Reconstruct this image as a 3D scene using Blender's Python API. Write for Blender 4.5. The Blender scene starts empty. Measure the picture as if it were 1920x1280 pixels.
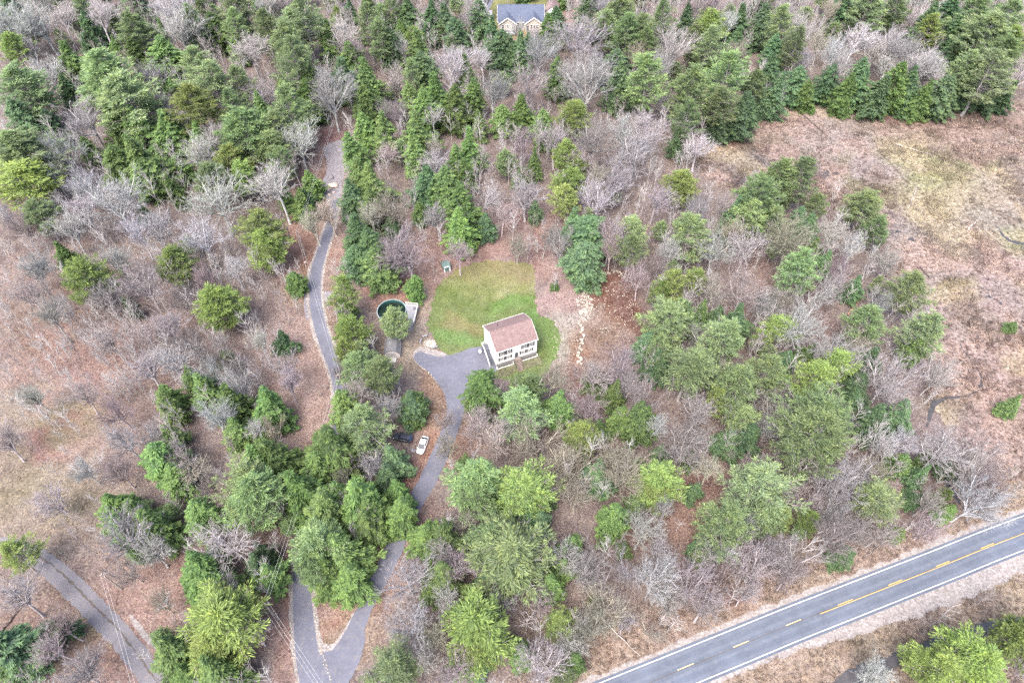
import bpy, bmesh, math, random
import numpy as np
from mathutils import Vector, Matrix
from mathutils.geometry import delaunay_2d_cdt
R = math.radians
rng = np.random.default_rng(7)
random.seed(7)
SC = bpy.context.scene
COL = SC.collection

# ------------------------------------------------------------------ camera, sky, sun, exposure
FPX, PITCH, HCAM = 1280.0, R(51.7), 142.0
cam = bpy.data.cameras.new('camera')
cam.sensor_width = 36.0
cam.lens = 36.0 * FPX / 1920.0
cam.clip_start = 1.0
cam.clip_end = 6000.0
cam_o = bpy.data.objects.new('camera', cam)
COL.objects.link(cam_o)
cam_o.location = (0, 0, HCAM)
cam_o.rotation_euler = (R(90) - PITCH, 0, 0)
SC.camera = cam_o
SUN_EL, SUN_AZ = R(58), R(-150)            # azimuth measured from +Y towards +X
w = bpy.data.worlds.new('World')
SC.world = w
w.use_nodes = True
nt = w.node_tree
bg = nt.nodes['Background']
sky = nt.nodes.new('ShaderNodeTexSky')
sky.sky_type = 'NISHITA'
sky.sun_disc = False
sky.sun_elevation = SUN_EL
sky.sun_rotation = SUN_AZ
sky.air_density = 1.0
sky.dust_density = 5.0
sky.ozone_density = 1.0
nt.links.new(sky.outputs[0], bg.inputs['Color'])
bg.inputs['Strength'].default_value = 0.15
sun = bpy.data.lights.new('sun', 'SUN')
sun.energy = 1.5
sun.angle = R(40)
sun.color = (1.0, 0.955, 0.90)
sun_o = bpy.data.objects.new('sun', sun)
COL.objects.link(sun_o)
sun_o.rotation_euler = (R(90) - SUN_EL, 0, -SUN_AZ + R(180))
SC.view_settings.view_transform = 'Standard'
SC.view_settings.look = 'None'
SC.view_settings.exposure = 1.90
SC.view_settings.gamma = 1.0
SC.view_settings.use_curve_mapping = False
SC.cycles.max_bounces = 5
SC.cycles.diffuse_bounces = 3
SC.cycles.glossy_bounces = 2
SC.cycles.transmission_bounces = 2
SC.cycles.use_denoising = False

# ------------------------------------------------------------------ measuring: photo pixel -> point on the plane at height z
cP, sP = math.cos(PITCH), math.sin(PITCH)
def G(u, v, z=0.0):
    x = (u - 960) / FPX
    y = -(v - 640) / FPX
    dy = cP + y * sP
    dz = -sP + y * cP
    t = (z - HCAM) / dz
    return (x * t, dy * t)
def depth(u, v, z=0.0):
    p = G(u, v, z)
    return p[1] * cP - (z - HCAM) * sP
def UV(X, Y, Z=0.0):
    d = Y * cP - (Z - HCAM) * sP
    return 960 + FPX * X / d, 640 - FPX * (Y * sP + (Z - HCAM) * cP) / d

# ------------------------------------------------------------------ node helpers
class NB:
    def __init__(s, name, rough=0.8, spec=0.3):
        s.m = bpy.data.materials.new(name)
        s.m.use_nodes = True
        s.t = s.m.node_tree
        s.b = s.t.nodes['Principled BSDF']
        s.b.inputs['Roughness'].default_value = rough
        s.b.inputs['Specular IOR Level'].default_value = spec
    def n(s, t, **k):
        x = s.t.nodes.new(t)
        for a, b in k.items():
            setattr(x, a, b)
        return x
    def l(s, a, b):
        s.t.links.new(a, b)
    def coord(s, kind='Object'):
        return s.n('ShaderNodeTexCoord').outputs[kind]
    def geo(s):
        return s.n('ShaderNodeNewGeometry').outputs['Position']
    def noise(s, vec, scale, detail=3, rough=0.6, out='Fac'):
        x = s.n('ShaderNodeTexNoise')
        x.inputs['Scale'].default_value = scale
        x.inputs['Detail'].default_value = detail
        x.inputs['Roughness'].default_value = rough
        s.l(vec, x.inputs['Vector'])
        return x.outputs[out]
    def vor(s, vec, scale, out='Distance', feature='F1'):
        x = s.n('ShaderNodeTexVoronoi', feature=feature)
        x.inputs['Scale'].default_value = scale
        s.l(vec, x.inputs['Vector'])
        return x.outputs[out]
    def ramp(s, fac, *st):
        x = s.n('ShaderNodeValToRGB')
        e = x.color_ramp.elements
        while len(e) < len(st):
            e.new(0.5)
        for i, (p, c) in enumerate(st):
            e[i].position = p
            e[i].color = (*c, 1) if not isinstance(c, (int, float)) else (c, c, c, 1)
        s.l(fac, x.inputs[0])
        return x.outputs[0]
    def mix(s, a, b, fac, mode='MIX'):
        x = s.n('ShaderNodeMix', data_type='RGBA', blend_type=mode)
        x.clamp_factor = True
        for v, i in ((fac, 0), (a, 6), (b, 7)):
            if isinstance(v, (int, float)):
                x.inputs[i].default_value = v if i == 0 else (v, v, v, 1)
            elif isinstance(v, tuple):
                x.inputs[i].default_value = (*v, 1)
            else:
                s.l(v, x.inputs[i])
        return x.outputs[2]
    def bump(s, h, dist=0.05, strength=0.6):
        x = s.n('ShaderNodeBump')
        x.inputs['Distance'].default_value = dist
        x.inputs['Strength'].default_value = strength
        s.l(h, x.inputs['Height'])
        s.l(x.outputs[0], s.b.inputs['Normal'])
    def attr(s, name, out='Color'):
        x = s.n('ShaderNodeAttribute', attribute_name=name)
        return x.outputs[out]
    def col(s, c):
        if isinstance(c, tuple):
            s.b.inputs['Base Color'].default_value = (*c, 1)
        else:
            s.l(c, s.b.inputs['Base Color'])

def flat(name, c, rough=0.6, metal=0.0, var=0.12, scale=3.0, spec=0.4):
    q = NB(name, rough, spec)
    n = q.noise(q.coord(), scale, 5, 0.65)
    r = q.ramp(n, (0.3, tuple(x * (1 - var) for x in c)), (0.7, tuple(min(1, x * (1 + var)) for x in c)))
    q.col(r)
    q.b.inputs['Metallic'].default_value = metal
    return q.m

# ground: zone colour painted per vertex, leaf-sized grain on top
def ground_mat(name, gscale=2.2, amp=0.45, fleck=(0.42, 0.34, 0.24), fl=0.35, dark=0.55):
    q = NB(name, 0.95, 0.1)
    p = q.geo()
    base = q.attr('zone')
    a = q.noise(p, gscale, 4, 0.75)
    b = q.noise(p, 0.35, 4, 0.6)
    c = q.vor(p, 3.1, 'Color')
    m1 = q.ramp(a, (0.32, (1 - amp,) * 3), (0.5, (1, 1, 1)), (0.7, (1 + amp,) * 3))
    m2 = q.ramp(b, (0.3, (0.84, 0.82, 0.80)), (0.7, (1.16, 1.13, 1.10)))
    x = q.mix(base, m1, 1.0, 'MULTIPLY')
    x = q.mix(x, m2, 1.0, 'MULTIPLY')
    sep = q.n('ShaderNodeSeparateColor')
    q.l(c, sep.inputs[0])
    fm = q.ramp(sep.outputs[0], (0.80, 0.0), (0.88, fl))
    x = q.mix(x, tuple(c_ * .72 for c_ in fleck), fm)
    dm = q.ramp(sep.outputs[1], (0.82, 0.0), (0.9, dark))
    dk = q.mix(x, (0.35, 0.33, 0.32), 1.0, 'MULTIPLY')
    x = q.mix(x, dk, dm)
    q.col(x)
    q.bump(a, 0.35, 0.7)
    return q.m

M = {}
M['ground'] = ground_mat('leaf_litter')
M['marsh'] = ground_mat('marsh_ground', 1.1, 0.7, (0.36, 0.32, 0.25), 0.35, 0.7)  # coarse mottling: patchy marsh colour plus dark hummock shadows painted in
M['lawn'] = ground_mat('lawn_grass', 2.6, 0.4, (0.26, 0.30, 0.13), 0.25, 0.35)
M['soil'] = ground_mat('bare_soil', 1.8, 0.45, (0.30, 0.22, 0.16), 0.3, 0.7)
M['verge'] = ground_mat('dry_verge', 2.4, 0.4, (0.42, 0.36, 0.28), 0.35, 0.5)

def asphalt(name, c, dust, dustamt):
    q = NB(name, 0.85, 0.25)
    p = q.geo()
    a = q.noise(p, 9, 4, 0.8)
    b = q.noise(p, 0.22, 5, 0.6)
    d = q.noise(p, 1.1, 5, 0.7)
    x = q.mix(c, q.ramp(a, (0.25, 0.70), (0.75, 1.30)), 1.0, 'MULTIPLY')
    x = q.mix(x, q.ramp(b, (0.3, 0.85), (0.7, 1.18)), 1.0, 'MULTIPLY')
    x = q.mix(x, dust, q.ramp(d, (0.5, 0.0), (0.72, dustamt)))
    q.col(x)
    q.bump(a, 0.02, 0.4)
    return q.m
M['asphalt'] = asphalt('highway_asphalt', (0.078, 0.092, 0.122), (0.13, 0.135, 0.155), 0.5)
M['drive'] = asphalt('driveway_asphalt', (0.098, 0.102, 0.132), (0.17, 0.155, 0.155), 0.7)
M['worn'] = asphalt('worn_asphalt', (0.092, 0.106, 0.136), (0.14, 0.145, 0.165), 0.5)
M['track'] = asphalt('gravel_track', (0.125, 0.12, 0.135), (0.19, 0.16, 0.145), 0.7)
M['rut'] = asphalt('dark_rut', (0.075, 0.065, 0.06), (0.13, 0.10, 0.08), 0.7)

def gravel(name, c, c2, sc=2.5):
    q = NB(name, 0.95, 0.1)
    p = q.geo()
    v = q.vor(p, sc, 'Color')
    s = q.n('ShaderNodeSeparateColor')
    q.l(v, s.inputs[0])
    a = q.noise(p, 4, 4, 0.8)
    x = q.mix(c, c2, s.outputs[0])
    x = q.mix(x, q.ramp(a, (0.3, 0.65), (0.7, 1.25)), 1.0, 'MULTIPLY')
    q.col(x)
    q.bump(q.vor(p, sc), 0.1, 0.6)
    return q.m
M['gravel'] = gravel('pale_gravel', (0.27, 0.25, 0.245), (0.17, 0.15, 0.145))
M['gravel_grey'] = gravel('grey_gravel', (0.22, 0.21, 0.235), (0.14, 0.125, 0.13))
M['stone'] = gravel('stone', (0.38, 0.34, 0.29), (0.25, 0.22, 0.19), 1.2)
M['boulder'] = gravel('boulder_stone', (0.46, 0.37, 0.33), (0.38, 0.31, 0.28), 0.8)
M['stream'] = flat('stream_water', (0.05, 0.047, 0.05), 0.5, 0, 0.5, 0.7)
M['pool_water'] = flat('pool_water', (0.008, 0.016, 0.014), 0.12, 0, 0.5, 0.8, 0.5)
def worn_paint(name, c, under, lo, hi):
    q = NB(name, 0.8, 0.2)
    p = q.geo()
    n = q.noise(p, 3.5, 5, 0.8)
    n2 = q.noise(p, 0.15, 3, 0.6)
    x = q.mix(c, under, q.ramp(n, (lo, 0.0), (hi, 0.85)))
    x = q.mix(x, under, q.ramp(n2, (0.45, 0.0), (0.7, 0.35)))
    q.col(x)
    return q.m
UA = (0.10, 0.115, 0.14)
M['white_line'] = worn_paint('white_paint', (0.60, 0.59, 0.56), UA, .50, .68)
M['yellow_line'] = worn_paint('yellow_paint', (0.56, 0.35, 0.09), UA, .48, .66)
M['pale_line'] = worn_paint('worn_yellow_paint', (0.58, 0.44, 0.22), UA, .50, .68)

# foliage: the tree's own tint comes from its object colour, each spray varies
def leaf_mat(name, rough=0.75, tr=0.42):
    q = NB(name, rough, 0.2)
    oc = q.n('ShaderNodeObjectInfo').outputs['Color']
    r = q.attr('rnd', 'Fac')
    tip = q.attr('tip', 'Fac')
    v = q.ramp(r, (0.0, (0.55, 0.57, 0.58)), (0.5, (1.02, 1.02, 1.02)), (1.0, (1.75, 1.66, 1.40)))
    x = q.mix(oc, v, 1.0, 'MULTIPLY')
    n = q.noise(q.coord(), 0.5, 2)
    x = q.mix(x, q.ramp(n, (0.3, (0.82, 0.84, 0.9)), (0.7, (1.2, 1.16, 1.0))), 1.0, 'MULTIPLY')
    tc = q.mix(x, (1.30, 1.22, 0.95), 1.0, 'MULTIPLY')
    x = q.mix(x, tc, tip)
    q.col(x)
    t = q.n('ShaderNodeBsdfTranslucent')
    q.l(x, t.inputs['Color'])
    mx = q.n('ShaderNodeMixShader')
    mx.inputs[0].default_value = tr
    q.l(q.b.outputs[0], mx.inputs[1])
    q.l(t.outputs[0], mx.inputs[2])
    out = [a for a in q.t.nodes if a.type == 'OUTPUT_MATERIAL'][0]
    q.l(mx.outputs[0], out.inputs[0])
    return q.m
M['needles'] = leaf_mat('conifer_needles')

def bark_mat(name):
    q = NB(name, 0.9, 0.1)
    oc = q.n('ShaderNodeObjectInfo').outputs['Color']
    n = q.noise(q.coord(), 1.6, 4, 0.7)
    x = q.mix(oc, q.ramp(n, (0.3, 0.6), (0.7, 1.35)), 1.0, 'MULTIPLY')
    q.col(x)
    return q.m
M['bark'] = bark_mat('bark')
def scrub_mat(name):
    q = NB(name, 0.9, 0.1)
    r = q.attr('rnd', 'Fac')
    x = q.ramp(r, (0.0, (0.12, 0.09, 0.085)), (0.35, (0.215, 0.17, 0.17)), (0.6, (0.26, 0.215, 0.215)), (0.85, (0.32, 0.30, 0.30)), (1.0, (0.25, 0.23, 0.15)))
    q.col(x)
    return q.m
M['scrub'] = scrub_mat('bare_twigs')
M['slim'] = None
def tuft_mat(name, *st):
    q = NB(name, 0.9, 0.1)
    q.col(q.ramp(q.attr('rnd', 'Fac'), *st))
    return q.m
def sedge_mat():
    q = NB('dry_sedge', 0.95, 0.05)
    x = q.mix(q.attr('zone'), q.ramp(q.attr('rnd', 'Fac'), (0.0, (0.45, 0.42, 0.42)), (0.45, (1.0, .97, .95)), (1.0, (1.75, 1.70, 1.55))), 1.0, 'MULTIPLY')
    q.col(x)
    return q.m
M['sedge'] = sedge_mat()

M['slim'] = tuft_mat('grey_slender_twigs', (0.0, (0.17, 0.145, 0.145)), (0.3, (0.24, 0.225, 0.225)), (0.7, (0.30, 0.285, 0.285)), (1.0, (0.34, 0.33, 0.33)))
def siding():
    q = NB('white_siding', 0.55, 0.3)
    c = q.coord()
    s = q.n('ShaderNodeSeparateXYZ')
    q.l(c, s.inputs[0])
    wv = q.n('ShaderNodeTexWave', wave_type='BANDS', bands_direction='Z')
    wv.inputs['Scale'].default_value = 2.4
    q.l(c, wv.inputs['Vector'])
    n = q.noise(c, 0.8, 3)
    q.col(q.ramp(n, (0.3, (0.76, 0.75, 0.73)), (0.7, (0.83, 0.82, 0.80))))
    q.bump(wv.outputs['Fac'], 0.02, 0.5)
    return q.m
M['siding'] = siding()
def shingles(name, c1, c2, sc=1.0):
    q = NB(name, 0.9, 0.15)
    c = q.coord()
    mp = q.n('ShaderNodeMapping')
    q.l(c, mp.inputs[0])
    mp.inputs['Scale'].default_value = (1, 1, 1)
    br = q.n('ShaderNodeTexBrick')
    br.inputs['Color1'].default_value = (*c1, 1)
    br.inputs['Color2'].default_value = (*c2, 1)
    br.inputs['Mortar'].default_value = (*[x * 0.6 for x in c1], 1)
    br.inputs['Scale'].default_value = 1.0
    br.inputs['Mortar Size'].default_value = 0.015
    br.inputs['Brick Width'].default_value = 0.33
    br.inputs['Row Height'].default_value = 0.15
    q.l(mp.outputs[0], br.inputs['Vector'])
    n = q.noise(c, 1.1, 4, 0.7)
    n2 = q.noise(c, 9, 3, 0.8)
    x = q.mix(br.outputs[0], q.ramp(n, (0.3, 0.85), (0.7, 1.18)), 1.0, 'MULTIPLY')
    x = q.mix(x, q.ramp(n2, (0.3, 0.72), (0.7, 1.3)), 1.0, 'MULTIPLY')
    q.col(x)
    return q.m
M['roof_pink'] = shingles('mauve_brown_shingles', (0.150, 0.104, 0.102), (0.212, 0.152, 0.148))
M['roof_blue'] = shingles('blue_grey_shingles', (0.075, 0.09, 0.135), (0.105, 0.12, 0.165))
M['roof_grey'] = shingles('grey_shingles', (0.10, 0.10, 0.11), (0.17, 0.17, 0.18))
M['roof_green'] = shingles('green_shingles', (0.09, 0.14, 0.13), (0.13, 0.18, 0.17))
M['roof_brown'] = shingles('brown_shingles', (0.20, 0.15, 0.15), (0.26, 0.20, 0.20))
M['roof_lilac'] = shingles('lilac_grey_shingles', (0.28, 0.26, 0.33), (0.34, 0.32, 0.40))
M['trim'] = flat('white_trim', (0.80, 0.79, 0.77), 0.5, 0, 0.04)
M['glass'] = flat('window_glass', (0.03, 0.035, 0.045), 0.12, 0, 0.3, 1, 0.6)
M['shutter'] = flat('dark_shutter', (0.07, 0.075, 0.085), 0.6)
M['found'] = flat('grey_concrete', (0.24, 0.24, 0.24), 0.9)
M['mulch'] = flat('dark_mulch', (0.10, 0.09, 0.085), 0.95, 0, 0.5, 4)
M['brown_wood'] = flat('brown_wood', (0.185, 0.145, 0.13), 0.8, 0, 0.25, 4)
M['dark_wood'] = flat('dark_deck_wood', (0.075, 0.08, 0.10), 0.8, 0, 0.25, 4)
M['grey_wood'] = flat('weathered_wood', (0.34, 0.33, 0.33), 0.85, 0, 0.15, 4)
M['pole'] = flat('pole_wood', (0.27, 0.23, 0.20), 0.9, 0, 0.25, 2)
M['metal'] = flat('grey_metal', (0.35, 0.36, 0.37), 0.45, 0.6)
M['pool_liner'] = flat('teal_liner', (0.02, 0.085, 0.08), 0.5)
M['pool_side'] = flat('pool_side_steel', (0.25, 0.30, 0.31), 0.5)
M['deck'] = flat('pale_deck', (0.20, 0.20, 0.22), 0.7, 0, 0.1, 2)
M['shed_wall'] = flat('beige_shed_wall', (0.50, 0.46, 0.45), 0.8, 0, 0.1)
M['green_wall'] = flat('green_shed_wall', (0.11, 0.15, 0.13), 0.8)
M['car_white'] = flat('white_car_paint', (0.78, 0.77, 0.76), 0.25, 0, 0.02, 1, 0.5)
M['car_dark'] = flat('dark_car_paint', (0.035, 0.037, 0.05), 0.25, 0, 0.1, 1, 0.5)
M['car_glass'] = flat('car_glass', (0.02, 0.028, 0.045), 0.35, 0, 0.1, 1, 0.25)
M['car_glass_sky'] = flat('sky_reflection_car_glass', (0.035, 0.075, 0.15), 0.3, 0, 0.3, 2, 0.4)  # blue of the reflected sky painted into the glass colour
M['tyre'] = flat('tyre_rubber', (0.02, 0.02, 0.02), 0.85)
M['rim'] = flat('wheel_rim', (0.45, 0.45, 0.46), 0.35, 0.8)
M['lamp'] = flat('lamp_lens', (0.55, 0.56, 0.58), 0.15)
M['red_lamp'] = flat('red_lens', (0.35, 0.02, 0.02), 0.2)
M['wire'] = flat('aluminium_wire', (0.55, 0.55, 0.55), 0.5, 0.2)
M['tarp'] = flat('dark_tarp', (0.05, 0.045, 0.09), 0.5, 0, 0.6, 3)
M['cream'] = flat('cream_siding', (0.45, 0.42, 0.38), 0.6, 0, 0.06)
M['charred'] = flat('ash', (0.33, 0.31, 0.30), 0.95, 0, 0.5, 3)
M['tank'] = flat('white_tank', (0.78, 0.78, 0.78), 0.4)

# ------------------------------------------------------------------ mesh helpers
def link(name, me, m=None, parent=None):
    if m is not None:
        for x in (m if isinstance(m, list) else [m]):
            me.materials.append(x)
    o = bpy.data.objects.new(name, me)
    COL.objects.link(o)
    if parent:
        o.parent = parent
    return o
def tag(o, label=None, cat=None, group=None, kind=None):
    for k, v in (('label', label), ('category', cat), ('group', group), ('kind', kind)):
        if v:
            o[k] = v
    return o
def empty(name, loc, rz=0.0):
    o = bpy.data.objects.new(name, None)
    COL.objects.link(o)
    o.location = loc
    o.rotation_euler = (0, 0, rz)
    o.empty_display_size = 0.5
    return o
def rawmesh(name, V, Fc, attrs=None, smooth=False):
    """V (n,3); Fc (m,k) all faces of the same size k"""
    me = bpy.data.meshes.new(name)
    V = np.asarray(V, np.float32)
    Fc = np.asarray(Fc, np.int32)
    m, k = Fc.shape
    me.vertices.add(len(V))
    me.vertices.foreach_set('co', V.ravel())
    me.loops.add(m * k)
    me.loops.foreach_set('vertex_index', Fc.ravel())
    me.polygons.add(m)
    me.polygons.foreach_set('loop_start', np.arange(0, m * k, k, dtype=np.int32))
    me.polygons.foreach_set('loop_total', np.full(m, k, np.int32))
    if smooth:
        me.polygons.foreach_set('use_smooth', np.ones(m, bool))
    for an, a in (attrs or {}).items():
        at = me.attributes.new(an, 'FLOAT', 'FACE')
        at.data.foreach_set('value', np.asarray(a, np.float32))
    me.update(calc_edges=True)
    return me
class MB:
    """collects simple shapes into one mesh"""
    def __init__(s):
        s.v = []; s.f = []
    def add(s, vs, fs):
        k = len(s.v)
        s.v += [tuple(x) for x in vs]
        s.f += [tuple(i + k for i in f) for f in fs]
        return s
    def box(s, x0, x1, y0, y1, z0, z1):
        v = [(x, y, z) for z in (z0, z1) for y in (y0, y1) for x in (x0, x1)]
        return s.add(v, [(0, 2, 3, 1), (4, 5, 7, 6), (0, 1, 5, 4), (2, 6, 7, 3), (0, 4, 6, 2), (1, 3, 7, 5)])
    def tube(s, p0, p1, r0, r1=None, n=8):
        r1 = r0 if r1 is None else r1
        a, b = Vector(p0), Vector(p1)
        d = (b - a).normalized()
        u = d.orthogonal().normalized()
        w_ = d.cross(u)
        v = []
        for c, r in ((a, r0), (b, r1)):
            for i in range(n):
                t = 2 * math.pi * i / n
                v.append(c + (u * math.cos(t) + w_ * math.sin(t)) * r)
        f = [(i, (i + 1) % n, n + (i + 1) % n, n + i) for i in range(n)]
        f += [tuple(range(n))[::-1], tuple(range(n, 2 * n))]
        return s.add(v, f)
    def beam(s, p0, p1, wd, ht):
        a, b = Vector(p0), Vector(p1)
        d = (b - a).normalized()
        u = d.cross(Vector((0, 0, 1)))
        if u.length < 1e-4:
            u = Vector((1, 0, 0))
        u.normalize()
        w_ = u.cross(d)
        v = [c + u * (i * wd / 2) + w_ * (j * ht / 2) for c in (a, b) for i, j in ((-1, -1), (1, -1), (1, 1), (-1, 1))]
        return s.add(v, [(0, 1, 5, 4), (1, 2, 6, 5), (2, 3, 7, 6), (3, 0, 4, 7), (3, 2, 1, 0), (4, 5, 6, 7)])
    def quad(s, *p):
        return s.add(p, [tuple(range(len(p)))])
    def build(s, name, m, parent=None, smooth=False, bevel=0):
        me = bpy.data.meshes.new(name)
        me.from_pydata(s.v, [], s.f)
        bm = bmesh.new()
        bm.from_mesh(me)
        bmesh.ops.recalc_face_normals(bm, faces=bm.faces)
        if bevel:
            bmesh.ops.bevel(bm, geom=bm.edges[:], offset=bevel, segments=1, affect='EDGES')
        bm.to_mesh(me)
        bm.free()
        if smooth:
            for p in me.polygons:
                p.use_smooth = True
        return link(name, me, m, parent)
def rock_mesh(seed, sub=1, rough=0.28, flatz=0.65):
    r = random.Random(seed)
    bm = bmesh.new()
    bmesh.ops.create_icosphere(bm, subdivisions=sub, radius=0.5)
    for v in bm.verts:
        v.co *= 1 + r.uniform(-rough, rough)
        v.co.z *= flatz
        if v.co.z < -0.2:
            v.co.z = -0.2
    me = bpy.data.meshes.new('rock')
    bm.to_mesh(me)
    bm.free()
    return me

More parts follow.
